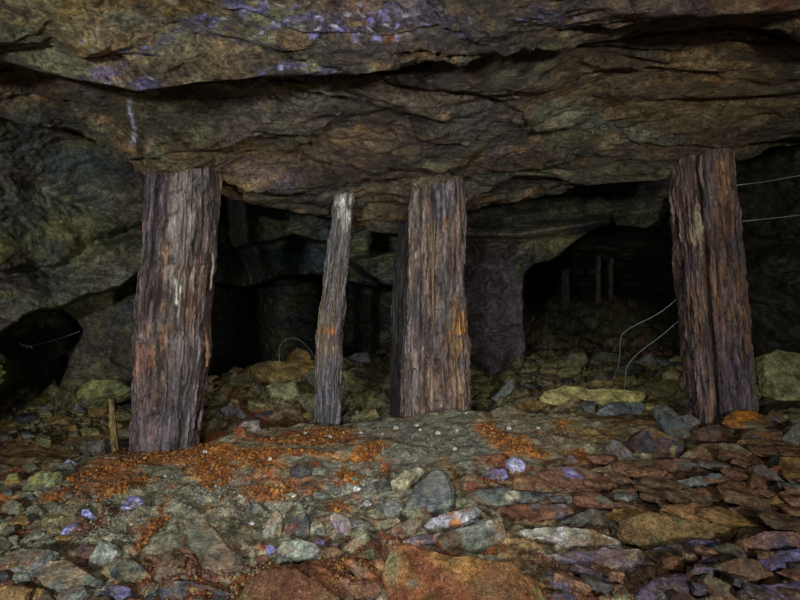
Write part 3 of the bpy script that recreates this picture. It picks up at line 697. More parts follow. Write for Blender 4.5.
hero('orange_slab', [(380, 620), (382, 592), (389, 548), (402, 545), (432, 555), (462, 558), (498, 560), (524, 572), (538, 590), (548, 620)], 'huge orange rust-crusted slab at the bottom centre edge', 'rock', [(0.30, 0.15, 0.05), (0.22, 0.17, 0.07), (0.24, 0.09, 0.04)], M_grain, L=52, th=0.14, sub=5, blob=[(392, 575, 8, 25, (0.25, 0.24, 0.12), 0.6), (412, 584, 5, 3, GREYG, 0.8), (500, 590, 30, 20, (0.19, 0.09, 0.05), 0.6)])
hero('pointed_rock', [(400, 516), (404, 506), (414, 490), (424, 476), (437, 465), (445, 469), (452, 488), (454, 508), (444, 516), (420, 520)], 'big dark blue-grey pointed rock in the centre of the mound', 'rock', [(0.12, 0.13, 0.135), (0.08, 0.09, 0.1), GREYG], M_striped, L=32, th=0.12)
hero('cream_rock', [(391, 482), (404, 471), (420, 466), (425, 470), (414, 482), (404, 494), (397, 498)], 'cream-yellow broken rock leaning on the dark pointed rock', 'rock', [(0.4, 0.36, 0.2), CREAM, BROWN], L=45, th=0.05)
hero('rock', [(374, 514), (384, 503), (397, 500), (402, 508), (396, 518)], 'low grey ledge stone left of the dark pointed rock', 'rock', [GREYG, GREY], L=50, th=0.05)
hero('pebble', [(351, 489), (355, 486), (361, 488), (358, 492)], 'flat white pebble in the grey silt of the mound centre', 'pebble', [WHITE, LAV], L=50, th=0.02, sub=2)
hero('pebble', [(362, 503), (368, 499), (372, 504), (368, 509)], 'pale round pebble below the flat white pebble', 'pebble', [(0.4, 0.42, 0.4), GREY], L=45, th=0.02, sub=2)
# --- centre-right
hero('lavender_stone', [(507, 461), (514, 456), (526, 463), (525, 470), (520, 475), (510, 476)], 'pale lavender-blue upright stone on the mound right of centre', 'stone', [LAV, (0.35, 0.35, 0.55)], L=25, th=0.05)
hero('purple_pebbles', [(482, 478), (490, 468), (506, 469), (511, 478), (490, 483)], 'dark purple crystalline stone left of the lavender-blue stone', 'stone', [PURP, VIOL, DARK], M_wet, L=45, th=0.04)
hero('rock', [(452, 482), (468, 474), (482, 476), (488, 486), (470, 492), (455, 490)], 'rust-brown rock right of the dark pointed rock', 'rock', [DRUST, BROWN, RUST], L=50, th=0.05)
hero('dark_flat_slab', [(468, 496), (480, 492), (498, 489), (530, 491), (572, 495), (568, 500), (546, 502), (504, 505), (474, 502)], 'long dark slate slab with pale patch, right of centre', 'stone', [DARK, (0.1, 0.11, 0.1), GREYG], L=62, th=0.04, blob=[(512, 496, 7, 5, CREAM, 0.8)])
hero('red_brown_slab', [(496, 507), (520, 505), (546, 503), (572, 506), (577, 513), (552, 520), (528, 525), (514, 518)], 'thick red-brown slab under the long dark slate slab', 'stone', [DRUST, REDB, (0.16, 0.14, 0.16)], L=62, th=0.06)
hero('brown_block', [(513, 488), (514, 476), (536, 476), (561, 490), (552, 493)], 'orange-brown block just behind the long dark slate slab', 'rock', [(0.24, 0.13, 0.06), OLIVE, DRUST], L=55, th=0.04)
hero('slate_slab', [(536, 473), (548, 470), (564, 479), (577, 489), (574, 494), (556, 485)], 'narrow rust-brown slab slanting down left of the violet-patched slab', 'stone', [REDB, BROWN], L=55, th=0.03)
hero('violet_patched_slab', [(549, 467), (576, 467), (592, 476), (618, 480), (616, 485), (590, 484), (566, 479)], 'reddish slab with a bright violet patch on top', 'stone', [REDB, BROWN, DRUST], L=62, th=0.03, blob=[(568, 472, 13, 4, VIOL, 0.95, 25), (572, 473, 5, 1.5, LAV, 0.8, 25)])
hero('slate_slab', [(574, 497), (580, 492), (604, 498), (622, 505), (632, 513), (616, 511), (584, 504)], 'reddish slate slab with grey front edge, above dark granular rock', 'stone', [REDB, DRUST, GREYG], L=60, th=0.05)
hero('rock', [(552, 525), (574, 514), (592, 509), (616, 513), (619, 528), (590, 529)], 'dark grey granular rock behind the big white-yellow slab', 'rock', [(0.11, 0.115, 0.1), DARK], M_grain, L=45, th=0.06)
hero('white_yellow_slab', [(506, 535), (514, 531), (536, 528), (570, 529), (594, 530), (617, 540), (624, 548), (590, 550), (560, 546), (528, 541)], 'big white and yellow quartz-streaked slab in right-centre foreground', 'stone', [(0.38, 0.38, 0.32), (0.33, 0.26, 0.12), WHITE], L=60, th=0.05)
hero('purple_grey_slab', [(528, 557), (560, 551), (600, 549), (640, 550), (660, 556), (658, 563), (632, 571), (602, 576), (580, 570), (550, 566)], 'wide purple-grey slab below the big white and yellow slab', 'stone', [(0.19, 0.16, 0.18), PURP, TAN], L=55, th=0.05, blob=[(596, 574, 14, 2.5, (0.5, 0.36, 0.08), 0.8)])
hero('rusty_bar', [(480, 553), (490, 548), (504, 544), (509, 548), (498, 555), (484, 558)], 'short rusty bar-shaped stone on the edge of the orange slab', 'stone', [RUST, DRUST], M_grain, L=55, th=0.03)
hero('grey_oblong', [(607, 445), (612, 440), (618, 441), (634, 455), (633, 462), (620, 462)], 'grey-teal oblong stone lying on the ochre mound left of purple boulder', 'stone', [(0.17, 0.2, 0.19), TEAL, GREY], L=45, th=0.05)
hero('pebble', [(564, 461), (568, 454), (574, 455), (579, 464), (571, 465)], 'small purplish pebble above the violet-patched slab', 'pebble', [PURP, GREY], L=45, th=0.03)
hero('slate_slab', [(588, 470), (604, 466), (640, 463), (690, 462), (692, 466), (650, 473), (604, 473)], 'long thin red-brown slab right of the violet-patched slab', 'stone', [REDB, BROWN], L=65, th=0.03)
# --- right field
hero('leaning_slab', [(654, 408), (660, 403), (672, 407), (682, 418), (693, 432), (695, 448), (682, 446), (668, 432), (660, 420)], 'grey-teal slab leaning against rubble at left foot of right post', 'stone', [(0.12, 0.15, 0.15), TEAL, GREY], M_striped, L=40, th=0.05)
hero('rock', [(679, 415), (690, 414), (701, 421), (699, 432), (692, 436)], 'small grey rock at the right post foot behind the leaning slab', 'rock', [GREY, TEAL], L=35, th=0.05)
hero('purple_boulder', [(630, 440), (638, 431), (654, 432), (668, 438), (682, 444), (685, 456), (662, 460), (642, 455)], 'dark purple boulder with yellowish rim in front of the leaning slab', 'boulder', [(0.075, 0.058, 0.08), DARK, DBROWN], L=35, th=0.10, bulge=0.3, blob=[(673, 450, 3, 7, (0.35, 0.3, 0.12), 0.8), (660, 434, 16, 2, OCHRE, 0.5, 20)])
hero('orange_topped_slab', [(723, 421), (733, 412), (750, 411), (768, 416), (785, 428), (764, 431), (740, 428)], 'slab with bright orange top at the right post foot', 'stone', [ORANGE, BROWN, OLIVE], L=60, th=0.05, blob=[(742, 415, 14, 5, (0.55, 0.24, 0.03), 0.9)])
hero('slate_slab', [(767, 414), (772, 409), (789, 421), (791, 429)], 'narrow grey slab slanting right of the orange-topped slab', 'stone', [GREY, TEAL, BROWN], L=50, th=0.03)
hero('slate_slab', [(740, 439), (745, 431), (784, 432), (785, 438), (768, 441)], 'thin orange-brown slab just below the orange-topped slab', 'stone', [BROWN, (0.3, 0.14, 0.05), GREY], L=65, th=0.04)
hero('slate_slab', [(736, 440), (768, 442), (796, 443), (806, 452), (778, 454), (752, 450)], 'orange-topped slab with thick black front edge near right edge', 'stone', [(0.24, 0.14, 0.06), BROWN], L=68, th=0.05)
hero('brown_block', [(694, 430), (706, 425), (721, 424), (723, 440), (698, 445)], 'dark brown block directly in front of the right post', 'rock', [(0.12, 0.08, 0.06), DBROWN], L=30, th=0.07)
hero('rock', [(783, 437), (791, 424), (806, 419), (808, 450), (794, 448)], 'grey rock cut by right edge, below the pale green boulder', 'rock', [GREY, GREYG], L=35, th=0.08)
hero('flat_stone', [(682, 454), (706, 443), (736, 444), (754, 452), (728, 458), (690, 460)], 'wide pale-brown flat stone in front of the dark brown block', 'stone', [(0.26, 0.17, 0.09), BROWN, (0.24, 0.21, 0.14)], L=62, th=0.04)
hero('slate_slab', [(640, 465), (680, 460), (724, 454), (727, 457), (700, 464), (652, 470)], 'long thin dark-edged slab below the purple boulder', 'stone', [REDB, DBROWN], L=68, th=0.035)
hero('slate_slab', [(652, 490), (660, 485), (690, 479), (716, 474), (723, 476), (720, 482), (690, 489), (658, 492)], 'blue-grey wedge slab pointing left in the right slab field', 'stone', [(0.13, 0.16, 0.16), TEAL, GREY], L=45, th=0.05)
hero('slate_slab', [(751, 466), (760, 462), (777, 474), (793, 488), (776, 493), (768, 490)], 'grey wedge slab sloping down to right near the right edge', 'stone', [(0.13, 0.14, 0.14), GREY], L=50, th=0.04)
hero('slate_slab', [(768, 469), (780, 464), (806, 474), (806, 487), (784, 478)], 'rust-coloured slab lying above the sloping grey wedge at right edge', 'stone', [(0.22, 0.1, 0.05), DRUST], L=55, th=0.04)
hero('slate_slab', [(770, 458), (780, 453), (806, 460), (806, 471), (782, 465)], 'grey-green slab at right edge, above the rust-coloured slab', 'stone', [GREYG, OLIVE, GREY], L=55, th=0.04)
hero('golden_slab', [(768, 503), (780, 492), (806, 487), (808, 512), (778, 512)], 'golden-orange slab with dark patch cut by the right edge', 'stone', [(0.34, 0.18, 0.04), OCHRE, BROWN], L=50, th=0.06, blob=[(792, 503, 10, 6, DARK, 0.9)])  # dark patch is colour on the slab face
hero('slate_slab', [(719, 476), (738, 466), (749, 478), (742, 494), (724, 490)], 'brown slab right of the blue-grey wedge slab', 'stone', [BROWN, REDB, (0.24, 0.15, 0.08)], L=52, th=0.05)
hero('slate_slab', [(746, 492), (752, 470), (766, 482), (772, 494), (764, 508), (752, 504)], 'brown slab tilted against the sloping grey wedge', 'stone', [(0.17, 0.11, 0.06), REDB], L=50, th=0.05)
hero('slate_slab', [(656, 496), (690, 490), (722, 490), (738, 494), (720, 501), (688, 502)], 'wide brown slab just below the blue-grey wedge slab', 'stone', [(0.18, 0.11, 0.06), REDB, OLIVE], L=66, th=0.03)
hero('purple_centred_slab', [(660, 505), (700, 505), (736, 509), (750, 518), (744, 524), (720, 523), (696, 520), (676, 514)], 'orange-rimmed slab with dark purple centre in the right foreground', 'stone', [(0.27, 0.15, 0.06), BROWN], L=60, th=0.04, blob=[(722, 515, 20, 5, PURP, 1.0, 5), (722, 515, 16, 4, (0.07, 0.04, 0.09), 0.8, 5)])
hero('granular_slab', [(616, 519), (640, 514), (668, 513), (698, 521), (738, 531), (726, 541), (684, 549), (664, 549), (620, 535)], 'broad brown granular slab below the purple-centred slab', 'stone', [(0.24, 0.16, 0.07), BROWN, OLIVE], M_grain, L=58, th=0.06)
hero('violet_slab', [(645, 551), (670, 551), (694, 540), (722, 540), (725, 546), (708, 551), (690, 557), (666, 561), (648, 556)], 'blue-violet wet slab below the broad granular slab', 'stone', [(0.12, 0.11, 0.22), PURP, DBROWN, VIOL], M_wet, L=58, th=0.04)
hero('flat_stone', [(706, 549), (726, 543), (748, 551), (761, 557), (740, 562), (714, 559)], 'dark olive flat stone right of the blue-violet wet slab', 'stone', [(0.09, 0.09, 0.06), DARK], L=55, th=0.04)
hero('pink_brown_rock', [(734, 541), (762, 531), (806, 532), (808, 550), (770, 557), (750, 551)], 'pinkish-brown broad rock above the shiny violet boulder', 'rock', [(0.22, 0.13, 0.11), REDB, PURP], L=55, th=0.08)
hero('violet_boulder', [(762, 560), (774, 549), (806, 547), (812, 580), (780, 584), (766, 576)], 'shiny deep violet boulder at the lower right edge', 'boulder', [(0.075, 0.06, 0.15), (0.045, 0.04, 0.07), (0.13, 0.11, 0.26)], M_wet, L=40, th=0.1)
hero('violet_stone', [(742, 594), (760, 584), (790, 583), (808, 582), (808, 598), (780, 598), (754, 602)], 'low violet stone in the bottom right corner', 'stone', [(0.09, 0.075, 0.12), (0.10, 0.08, 0.2), DARK], M_wet, L=50, th=0.05)
hero('brown_boulder', [(704, 570), (720, 561), (740, 557), (760, 560), (768, 576), (752, 592), (728, 582)], 'dark brown boulder left of the shiny violet boulder', 'boulder', [(0.14, 0.09, 0.06), DBROWN, OLIVE], L=42, th=0.09)
hero('purple_slab', [(626, 604), (640, 588), (658, 577), (686, 575), (692, 590), (678, 610), (630, 614)], 'dark purple slab at the bottom edge, right of centre', 'stone', [(0.075, 0.055, 0.095), DBROWN, DARK], M_wet, L=50, th=0.07)
hero('flat_stone', [(700, 578), (706, 574), (728, 582), (746, 594), (742, 608), (710, 596)], 'dark olive slab at bottom edge under the dark brown boulder', 'stone', [(0.11, 0.1, 0.06), REDB], L=50, th=0.06)
# --- rear rubble
hero('tan_bar_stone', [(544, 415), (560, 405), (576, 397), (581, 400), (570, 408), (556, 415)], 'tan bar-shaped stone leaning up to the right behind the mound crest', 'stone', [(0.27, 0.18, 0.09), BROWN], L=35, th=0.04)
hero('yellow_slab', [(544, 393), (563, 386), (578, 391), (598, 389), (621, 394), (646, 392), (630, 401), (605, 406), (575, 404)], 'broad pale-yellow slab in the rear rubble beneath the curved wires', 'stone', [(0.46, 0.41, 0.16), (0.36, 0.33, 0.12)], L=50, th=0.10)
hero('rubble_rock', [(583, 384), (594, 379), (614, 381), (611, 391), (592, 391)], 'ochre rock behind the broad pale-yellow slab', 'rock', [(0.25, 0.2, 0.08), OCHRE], L=35, th=0.10)
hero('rubble_rock', [(643, 388), (660, 380), (679, 380), (683, 396), (656, 401)], 'olive-ochre boulder immediately left of the right post', 'rock', [(0.22, 0.2, 0.08), OLIVE], L=35, th=0.14)
hero('rubble_rock', [(490, 399), (512, 378), (517, 388), (501, 405)], 'grey-green pointed slab in rear rubble right of middle post', 'rock', [(0.17, 0.19, 0.14), GREY], L=30, th=0.08)
hero('rubble_rock', [(561, 365), (569, 354), (584, 351), (590, 360), (581, 370), (563, 373)], 'rounded olive-brown boulder on the rear rubble skyline, left one', 'rock', [(0.16, 0.14, 0.08), OLIVE], L=25, th=0.2)
hero('rubble_rock', [(588, 361), (598, 352), (615, 353), (633, 357), (616, 363), (596, 364)], 'wide olive boulder on the rear skyline under the left wire', 'rock', [(0.16, 0.15, 0.08), OLIVE], L=30, th=0.2)
hero('rubble_rock', [(634, 362), (650, 353), (657, 363), (648, 368)], 'small grey-olive boulder on the rear skyline near right post', 'rock', [(0.16, 0.16, 0.1), GREY], L=30, th=0.15)
hero('rubble_rock', [(585, 381), (604, 371), (632, 363), (646, 369), (622, 378), (598, 383)], 'dark olive slab sloping up right in rear rubble below skyline', 'rock', [(0.11, 0.11, 0.07), DBROWN], L=40, th=0.1)
hero('rubble_rock', [(490, 411), (506, 404), (530, 413), (520, 417), (495, 417)], 'grey-olive low rock behind the crest right of middle post', 'rock', [GREYG, OLIVE], L=40, th=0.08)
hero('rubble_rock', [(597, 411), (606, 405), (621, 402), (645, 404), (642, 415), (610, 417)], 'blue-grey slab behind the crest left of the leaning slab', 'rock', [(0.15, 0.17, 0.18), GREY], L=45, th=0.08)
hero('rubble_rock', [(516, 406), (530, 400), (556, 397), (548, 409), (524, 413)], 'ochre slab left of the tan bar-shaped stone', 'rock', [(0.26, 0.19, 0.07), OCHRE], L=45, th=0.06)
hero('pale_green_boulder', [(755, 380), (756, 359), (772, 353), (795, 356), (822, 366), (830, 412), (800, 412), (770, 400)], 'large smooth pale yellow-green boulder behind the right post', 'boulder', [(0.42, 0.42, 0.2), (0.36, 0.36, 0.16)], L=48, th=0.4, bulge=0.1, d=4.7)
hero('ochre_slab', [(245, 368), (262, 363), (290, 361), (314, 360), (319, 368), (300, 378), (275, 382), (255, 377)], 'broad ochre slab on top of the pile between left and thin posts', 'rock', [(0.27, 0.2, 0.07), OCHRE, BROWN], L=50, th=0.12)
hero('rubble_rock', [(283, 362), (296, 346), (310, 354), (312, 363)], 'pointed ochre rock topping the rear pile inside the wire loop', 'rock', [OCHRE, (0.14, 0.11, 0.09)], L=25, th=0.1)
hero('rubble_rock', [(265, 386), (278, 381), (295, 381), (302, 396), (288, 404), (270, 398)], 'pale olive block in the pile left of the thin post', 'rock', [(0.25, 0.25, 0.12), OLIVE], L=28, th=0.14)
hero('rubble_rock', [(248, 390), (254, 385), (264, 385), (268, 395), (256, 399)], 'round grey-olive rock left of the pale olive block', 'rock', [(0.2, 0.2, 0.13), OLIVE], L=28, th=0.1)
hero('rubble_rock', [(212, 396), (230, 380), (248, 370), (258, 377), (234, 397)], 'dark olive slab descending left from the rear pile beside left post', 'rock', [(0.14, 0.14, 0.07), BROWN], L=40, th=0.1)
hero('rubble_rock', [(294, 380), (305, 371), (319, 366), (319, 384), (302, 389)], 'dark grey-olive rock touching the thin post from the left', 'rock', [(0.13, 0.13, 0.08), DBROWN], L=30, th=0.1)
hero('rubble_rock', [(218, 410), (226, 405), (238, 407), (247, 416), (226, 418)], 'purplish-grey low stone right of the left post foot', 'rock', [(0.15, 0.13, 0.15), GREY], L=35, th=0.08)
hero('rubble_rock', [(294, 397), (306, 392), (317, 395), (317, 412), (304, 410)], 'olive block low against the thin post left side', 'rock', [(0.18, 0.17, 0.08), OLIVE], L=30, th=0.1)
hero('grey_block', [(233, 430), (244, 421), (258, 420), (260, 429), (248, 434)], 'grey-pink block on the crest between left and thin posts', 'rock', [(0.25, 0.22, 0.2), TAN], L=35, th=0.06)
hero('rusty_rock', [(230, 443), (236, 428), (244, 426), (247, 440)], 'upright rust-orange block in front of the grey-pink block', 'rock', [(0.3, 0.13, 0.06), RUST], M_grain, L=25, th=0.05)
hero('rubble_rock', [(344, 359), (355, 353), (368, 352), (371, 361), (352, 366)], 'grey-purple slab topping the rear pile right of the thin post', 'rock', [(0.17, 0.16, 0.17), GREY], L=35, th=0.1)
hero('rubble_rock', [(350, 371), (368, 366), (391, 378), (388, 383), (368, 380)], 'dark olive slab in the second row between thin and middle posts', 'rock', [(0.14, 0.13, 0.07), BROWN], L=40, th=0.1)
hero('rubble_rock', [(341, 369), (350, 371), (366, 382), (382, 395), (362, 396), (344, 388)], 'long olive-yellow slab descending right from the thin post', 'rock', [(0.21, 0.19, 0.08), OLIVE], L=38, th=0.1)
hero('rubble_rock', [(341, 398), (358, 395), (390, 401), (386, 412), (360, 414)], 'low olive rock beside the dark slim post foot', 'rock', [(0.15, 0.15, 0.07), OLIVE], L=38, th=0.1)


# ------------------------------------------------------------------ filler stones, one object each
def filler(px, py, w, h, yaw, cols, mat, seed, slab=False):
    p = hit(px, py)
    if p is None: return None
    r = random.Random(seed)
    d = p.y
    sx = w * d / F / 2
    sy = sx * (r.uniform(0.35, 0.62) if slab else r.uniform(0.45, 0.8))
    sz = max(0.016 if slab else 0.012, h * d / F * 0.5)
    n = r.randint(4, 6)
    pts = []
    for lv, sc in ((1.0, 0.80), (0.55, 1.0), (-1.0, 0.92)):
        for k in range(n):
            a = 2 * math.pi * (k + r.uniform(-0.3, 0.3)) / n
            pts.append(((math.cos(a) * sx * sc * r.uniform(0.8, 1.1)), math.sin(a) * sy * sc * r.uniform(0.8, 1.1), sz * lv * r.uniform(0.8, 1.0)))
    tx = math.radians(r.uniform(-12, 16) if slab else r.uniform(4, 38)); ty = math.radians(r.uniform(0, 20) if slab else r.uniform(-16, 16)); tz = math.radians(yaw)
    from mathutils import Euler
    Rm = Euler((tx, ty, tz)).to_matrix()
    off = Vector((0, 0, sz * (0.9 if slab else 0.45) + (r.uniform(0, 0.03) if slab else 0)))
    P_ = [tuple(Rm @ Vector(q) + p + off) for q in pts]
    V, Nn, Fc = hull_rock(P_, 3 if w > 14 else 2, 0, seed)
    ax = np.array((Rm @ Vector((0, 0, 1)))[:])
    ob = make_rock('rubble_stone', V, Nn, Fc, cols, mat, seed, max(sx, sy) * 1.2, ax)
    tag(ob, None, 'stone')
    return ob


pal = {
    'olive': [(0.24, 0.225, 0.10), (0.18, 0.17, 0.08), (0.26, 0.2, 0.09)], 'yellowish': [(0.36, 0.32, 0.12), (0.28, 0.24, 0.09)], 'grey': [(0.16, 0.17, 0.16), (0.12, 0.13, 0.12)],
    'brown': [(0.17, 0.115, 0.065), DBROWN, BROWN], 'rust-brown': [(0.20, 0.105, 0.065), (0.14, 0.075, 0.05), (0.24, 0.13, 0.065)], 'dark': [(0.07, 0.065, 0.06), DARK],
    'ochre': [(0.26, 0.16, 0.06), OCHRE], 'purplish': [(0.14, 0.11, 0.15), PURP, DBROWN], 'grey-green': [GREYG, (0.2, 0.2, 0.14)],
}
zones = [
    # name, x0, x1, y0, y1, count, wmin, wmax, palette weights
    ('rear rubble left of the left post', 2, 128, 394, 446, 34, 10, 26, ['olive'] * 3 + ['ochre', 'brown', 'grey', 'dark']),
    ('rear rubble between left and thin posts', 208, 318, 366, 418, 18, 10, 26, ['olive'] * 3 + ['yellowish', 'brown', 'dark']),
    ('rear rubble between thin and middle posts', 342, 400, 358, 418, 14, 10, 24, ['olive'] * 3 + ['brown', 'dark']),
    ('rear rubble between middle and right posts', 472, 684, 356, 412, 70, 12, 34, ['olive'] * 4 + ['brown', 'yellowish', 'grey', 'dark']),
    ('rubble right of the right post', 760, 806, 396, 430, 8, 12, 26, ['brown', 'grey', 'olive']),
    ('slab field at right', 590, 806, 456, 530, 84, 26, 70, ['rust-brown'] * 4 + ['brown'] * 3 + ['grey', 'ochre']),
    ('right half of the bottom edge', 545, 806, 560, 606, 24, 18, 46, ['brown', 'rust-brown', 'dark', 'purplish']),
    ('left half of the bottom edge', 0, 384, 556, 606, 34, 14, 36, ['rust-brown', 'brown', 'grey-green', 'dark']),
    ('mound left of the blue stones', 0, 70, 470, 552, 16, 10, 24, ['grey-green', 'ochre', 'grey-green', 'olive', 'brown']),
    ('hollow around the centre foreground', 300, 520, 470, 556, 22, 10, 26, ['brown', 'rust-brown', 'grey-green', 'dark']),
]
ORD = ['first', 'second', 'third', 'fourth', 'fifth', 'sixth', 'seventh', 'eighth', 'ninth', 'tenth', 'eleventh', 'twelfth', 'thirteenth', 'fourteenth', 'fifteenth', 'sixteenth', 'seventeenth', 'eighteenth', 'nineteenth', 'twentieth'] + ['later'] * 30
R = random.Random(11)
for zi, (zn, x0, x1, y0, y1, cnt, w0, w1, pl) in enumerate(zones):
    items = []
    tries = 0
    while len(items) < cnt and tries < 3000:
        tries += 1
        px = R.uniform(x0, x1); py = R.uniform(y0, y1)
        if zi == 5 and py < 458 + max(0, (690 - px)) * 0.09: continue
        w = R.uniform(w0, w1)
        if zi in (5, 6):
            if any(x_0 + 0.15 * (x_1 - x_0) < px < x_1 - 0.15 * (x_1 - x_0) and y_0 < py < y_1 for x_0, x_1, y_0, y_1 in POLYS): continue
        elif any(x_0 - 0.22 * w < px < x_1 + 0.22 * w and y_0 - 2 < py < y_1 + 3 for x_0, x_1, y_0, y_1 in POLYS): continue
        if any(abs(px - a) < 0.38 * (w + b) and abs(py - c) < 5 for a, c, b, _ in items): continue
        items.append((px, py, w, R.choice(pl)))
    # label by colour, row and order from the left
    byk = {}
    nrow = 3 if (y1 - y0) > 30 else 1
    for it in items:
        rw = min(nrow - 1, int((it[1] - y0) / (y1 - y0) * nrow))
        byk.setdefault((it[3], rw), []).append(it)
    rown = {3: ['back row', 'middle row', 'front row'], 1: ['row']}[nrow]
    for (cn, rw), its in byk.items():
        its.sort()
        for k, it in enumerate(its):
            px, py, w, _ = it
            flat = zi in (5, 6)
            h = w * (R.uniform(0.12, 0.22) if flat else R.uniform(0.28, 0.5))
            mt = M_stone if R.random() < 0.7 else M_striped
            if zi == 7 and cn == 'rust-brown': mt = M_grain
            ob = filler(px, py, w, h, R.uniform(-30, 30), pal[cn], mt, 1000 + zi * 200 + rock_count + k * 13 + rw * 71 + len(cn), flat)
            rock_count += 1
            if ob is None: continue
            word = 'slab' if flat else 'stone'
            nm = ('only one' if len(its) == 1 else ORD[k] + ' from left')
            ob['label'] = f'{cn} {word}, {nm}, {rown[rw]}, {zn}'
            ob['group'] = 'loose stones, ' + zn

# small pale pebbles on the mound
peb = [(205, 452), (220, 473), (237, 449), (298, 436), (305, 433), (361, 433), (383, 434), (396, 428), (417, 425), (420, 430), (438, 433), (457, 430), (466, 413), (509, 428), (538, 428), (588, 445), (86, 472), (117, 484), (165, 476), (131, 524), (455, 449), (330, 437), (270, 459), (240, 497)]
peb.sort()
for i, (x, y) in enumerate(peb):
    s = 1.6 + (i * 37 % 10) * 0.16
    left = 'left of the thin post' if x < 328 else ('in front of the middle post' if x < 480 else 'right of the middle post')
    same = [q for q in peb if (q[0] < 328) == (x < 328) and (q[0] < 480) == (x < 480)]
    k = same.index((x, y))
    hero('pebble', [(x - s, y), (x - s * 0.3, y - s * 0.9), (x + s, y - s * 0.3), (x + s * 0.7, y + s * 0.8), (x - s * 0.4, y + s * 0.8)],
         f'tiny pale mound pebble, {ORD[k]} from left of those {left}', 'pebble', [CREAM, WHITE], L=45, th=0.015, sub=1, seed=900 + i)['group'] = 'pale pebbles on the mound'


# ------------------------------------------------------------------ gravel and ochre crumbs (uncountable)
def scatter(name, n, blobs, smin, smax, cols, mat, label, cat, seed, lift=0.3, box=None):
    r = np.random.RandomState(seed)
    ico = bmesh.new(); bmesh.ops.create_icosphere(ico, subdivisions=1, radius=1)
    iv = np.array([v.co[:] for v in ico.verts]); ifc = np.array([[v.index for v in f.verts] for f in ico.faces]); ico.free()
    VV = []; FF = []; CC = []; k = 0
    wts = np.array([b[2] * b[3] for b in blobs], float); wts /= wts.sum()
    for _ in range(n):
        b = blobs[r.choice(len(blobs), p=wts)]
        ang = math.radians(b[4]) if len(b) > 4 else 0
        th = r.rand() * 6.283; rr = math.sqrt(r.rand()) * (1 + 0.35 * math.sin(3 * th + b[0]) + 0.25 * math.sin(7 * th + b[1]))
        dx = math.cos(th) * rr * b[2]; dy = math.sin(th) * rr * b[3]
        px = b[0] + dx * math.cos(ang) - dy * math.sin(ang); py = b[1] + dx * math.sin(ang) + dy * math.cos(ang)
        p = hit(px, py)
        if p is None: continue
        s = (smin + (smax - smin) * r.rand() ** 4) * (1.1 - 0.4 * rr)
        sc = s * (0.7 + 0.6 * r.rand(3))
        v = iv * sc * (1 + 0.28 * r.normal(size=(len(iv), 1)))
        v = v + np.array([p.x, p.y, p.z + s * lift * (1 + 1.2 * (1 - rr) * r.rand())])
        VV.append(v); FF.append(ifc + k); k += len(iv)
        c = np.array(cols[r.randint(len(cols))]) * (0.7 + 0.6 * r.rand())
        CC.append(np.tile(c, (len(iv), 1)))
    V = np.concatenate(VV); Fc = np.concatenate(FF); C = np.concatenate(CC)
    o = mesh_obj(name, V, Fc, mat, C, smooth=(mat is M_crumb))
    tag(o, label, cat, kind='stuff')
    return o


scatter('gravel', 5200, [(200, 490, 70, 35), (280, 500, 90, 40), (440, 440, 110, 25), (360, 485, 60, 30), (560, 430, 90, 18), (90, 510, 90, 40), (620, 445, 50, 15)], 0.003, 0.010,
        [(0.2, 0.2, 0.17), (0.16, 0.17, 0.15), (0.22, 0.21, 0.17), (0.16, 0.12, 0.09), (0.26, 0.25, 0.19)], M_stone, 'fine grey grit and chips covering the mound', 'gravel', 3)
scatter('rubble_chips', 1900, [(650, 560, 150, 35), (560, 585, 70, 20), (200, 575, 190, 25), (380, 545, 60, 15), (60, 560, 60, 30)], 0.004, 0.014,
        [(0.18, 0.1, 0.06), (0.13, 0.08, 0.05), (0.22, 0.14, 0.07), (0.12, 0.11, 0.09), (0.15, 0.06, 0.04)], M_stone, 'brown stone chips filling gaps between the foreground slabs', 'gravel', 5)
scatter('rear_chips', 2000, [(60, 420, 70, 25), (265, 400, 50, 18), (370, 395, 28, 22), (580, 385, 110, 25)], 0.008, 0.03,
        [(0.17, 0.15, 0.07), (0.12, 0.11, 0.06), (0.2, 0.16, 0.08), (0.1, 0.08, 0.06)], M_stone, 'olive stone chips filling the rear rubble', 'gravel', 6)
scatter('ochre_crumbs', 15000, [(207, 465, 20, 15), (200, 447, 14, 8), (222, 452, 5, 9), (168, 455, 30, 6), (243, 457, 20, 6, 20), (262, 468, 12, 4, 20), (300, 441, 50, 5), (285, 453, 34, 4), (372, 452, 16, 9, -30), (330, 432, 28, 6), (268, 492, 26, 8),
        (216, 480, 16, 10), (346, 478, 14, 9), (337, 508, 10, 9), (502, 441, 16, 8, 30), (522, 448, 26, 5, 12), (488, 428, 8, 6), (560, 428, 6, 5), (578, 456, 10, 6), (85, 476, 30, 4, -12), (115, 467, 22, 4, -8), (145, 459, 22, 4), (60, 495, 20, 6, -20), (150, 535, 26, 4, -50),
        (312, 492, 10, 5), (385, 470, 3, 5), (15, 505, 12, 5, -20), (120, 488, 30, 8, -20)], 0.002, 0.013,
        [(0.42, 0.17, 0.04), (0.34, 0.13, 0.03), (0.24, 0.08, 0.03), (0.46, 0.23, 0.07), (0.18, 0.10, 0.05)], M_crumb, 'orange rusty ochre crumbs heaped over the mound crest', 'ochre crumbs', 8, lift=0.5)
scatter('rust_crumbs', 3600, [(190, 590, 60, 12), (280, 580, 60, 22), (150, 575, 26, 14), (330, 580, 14, 20), (110, 452, 26, 5), (350, 565, 30, 14), (460, 480, 26, 8), (500, 480, 30, 8), (560, 590, 50, 16)], 0.003, 0.011,
        [(0.2, 0.06, 0.025), (0.26, 0.1, 0.03), (0.15, 0.05, 0.03), (0.36, 0.26, 0.09)], M_crumb, 'dark red rust crumbs among the bottom-edge stones', 'rust crumbs', 9, lift=0.4)


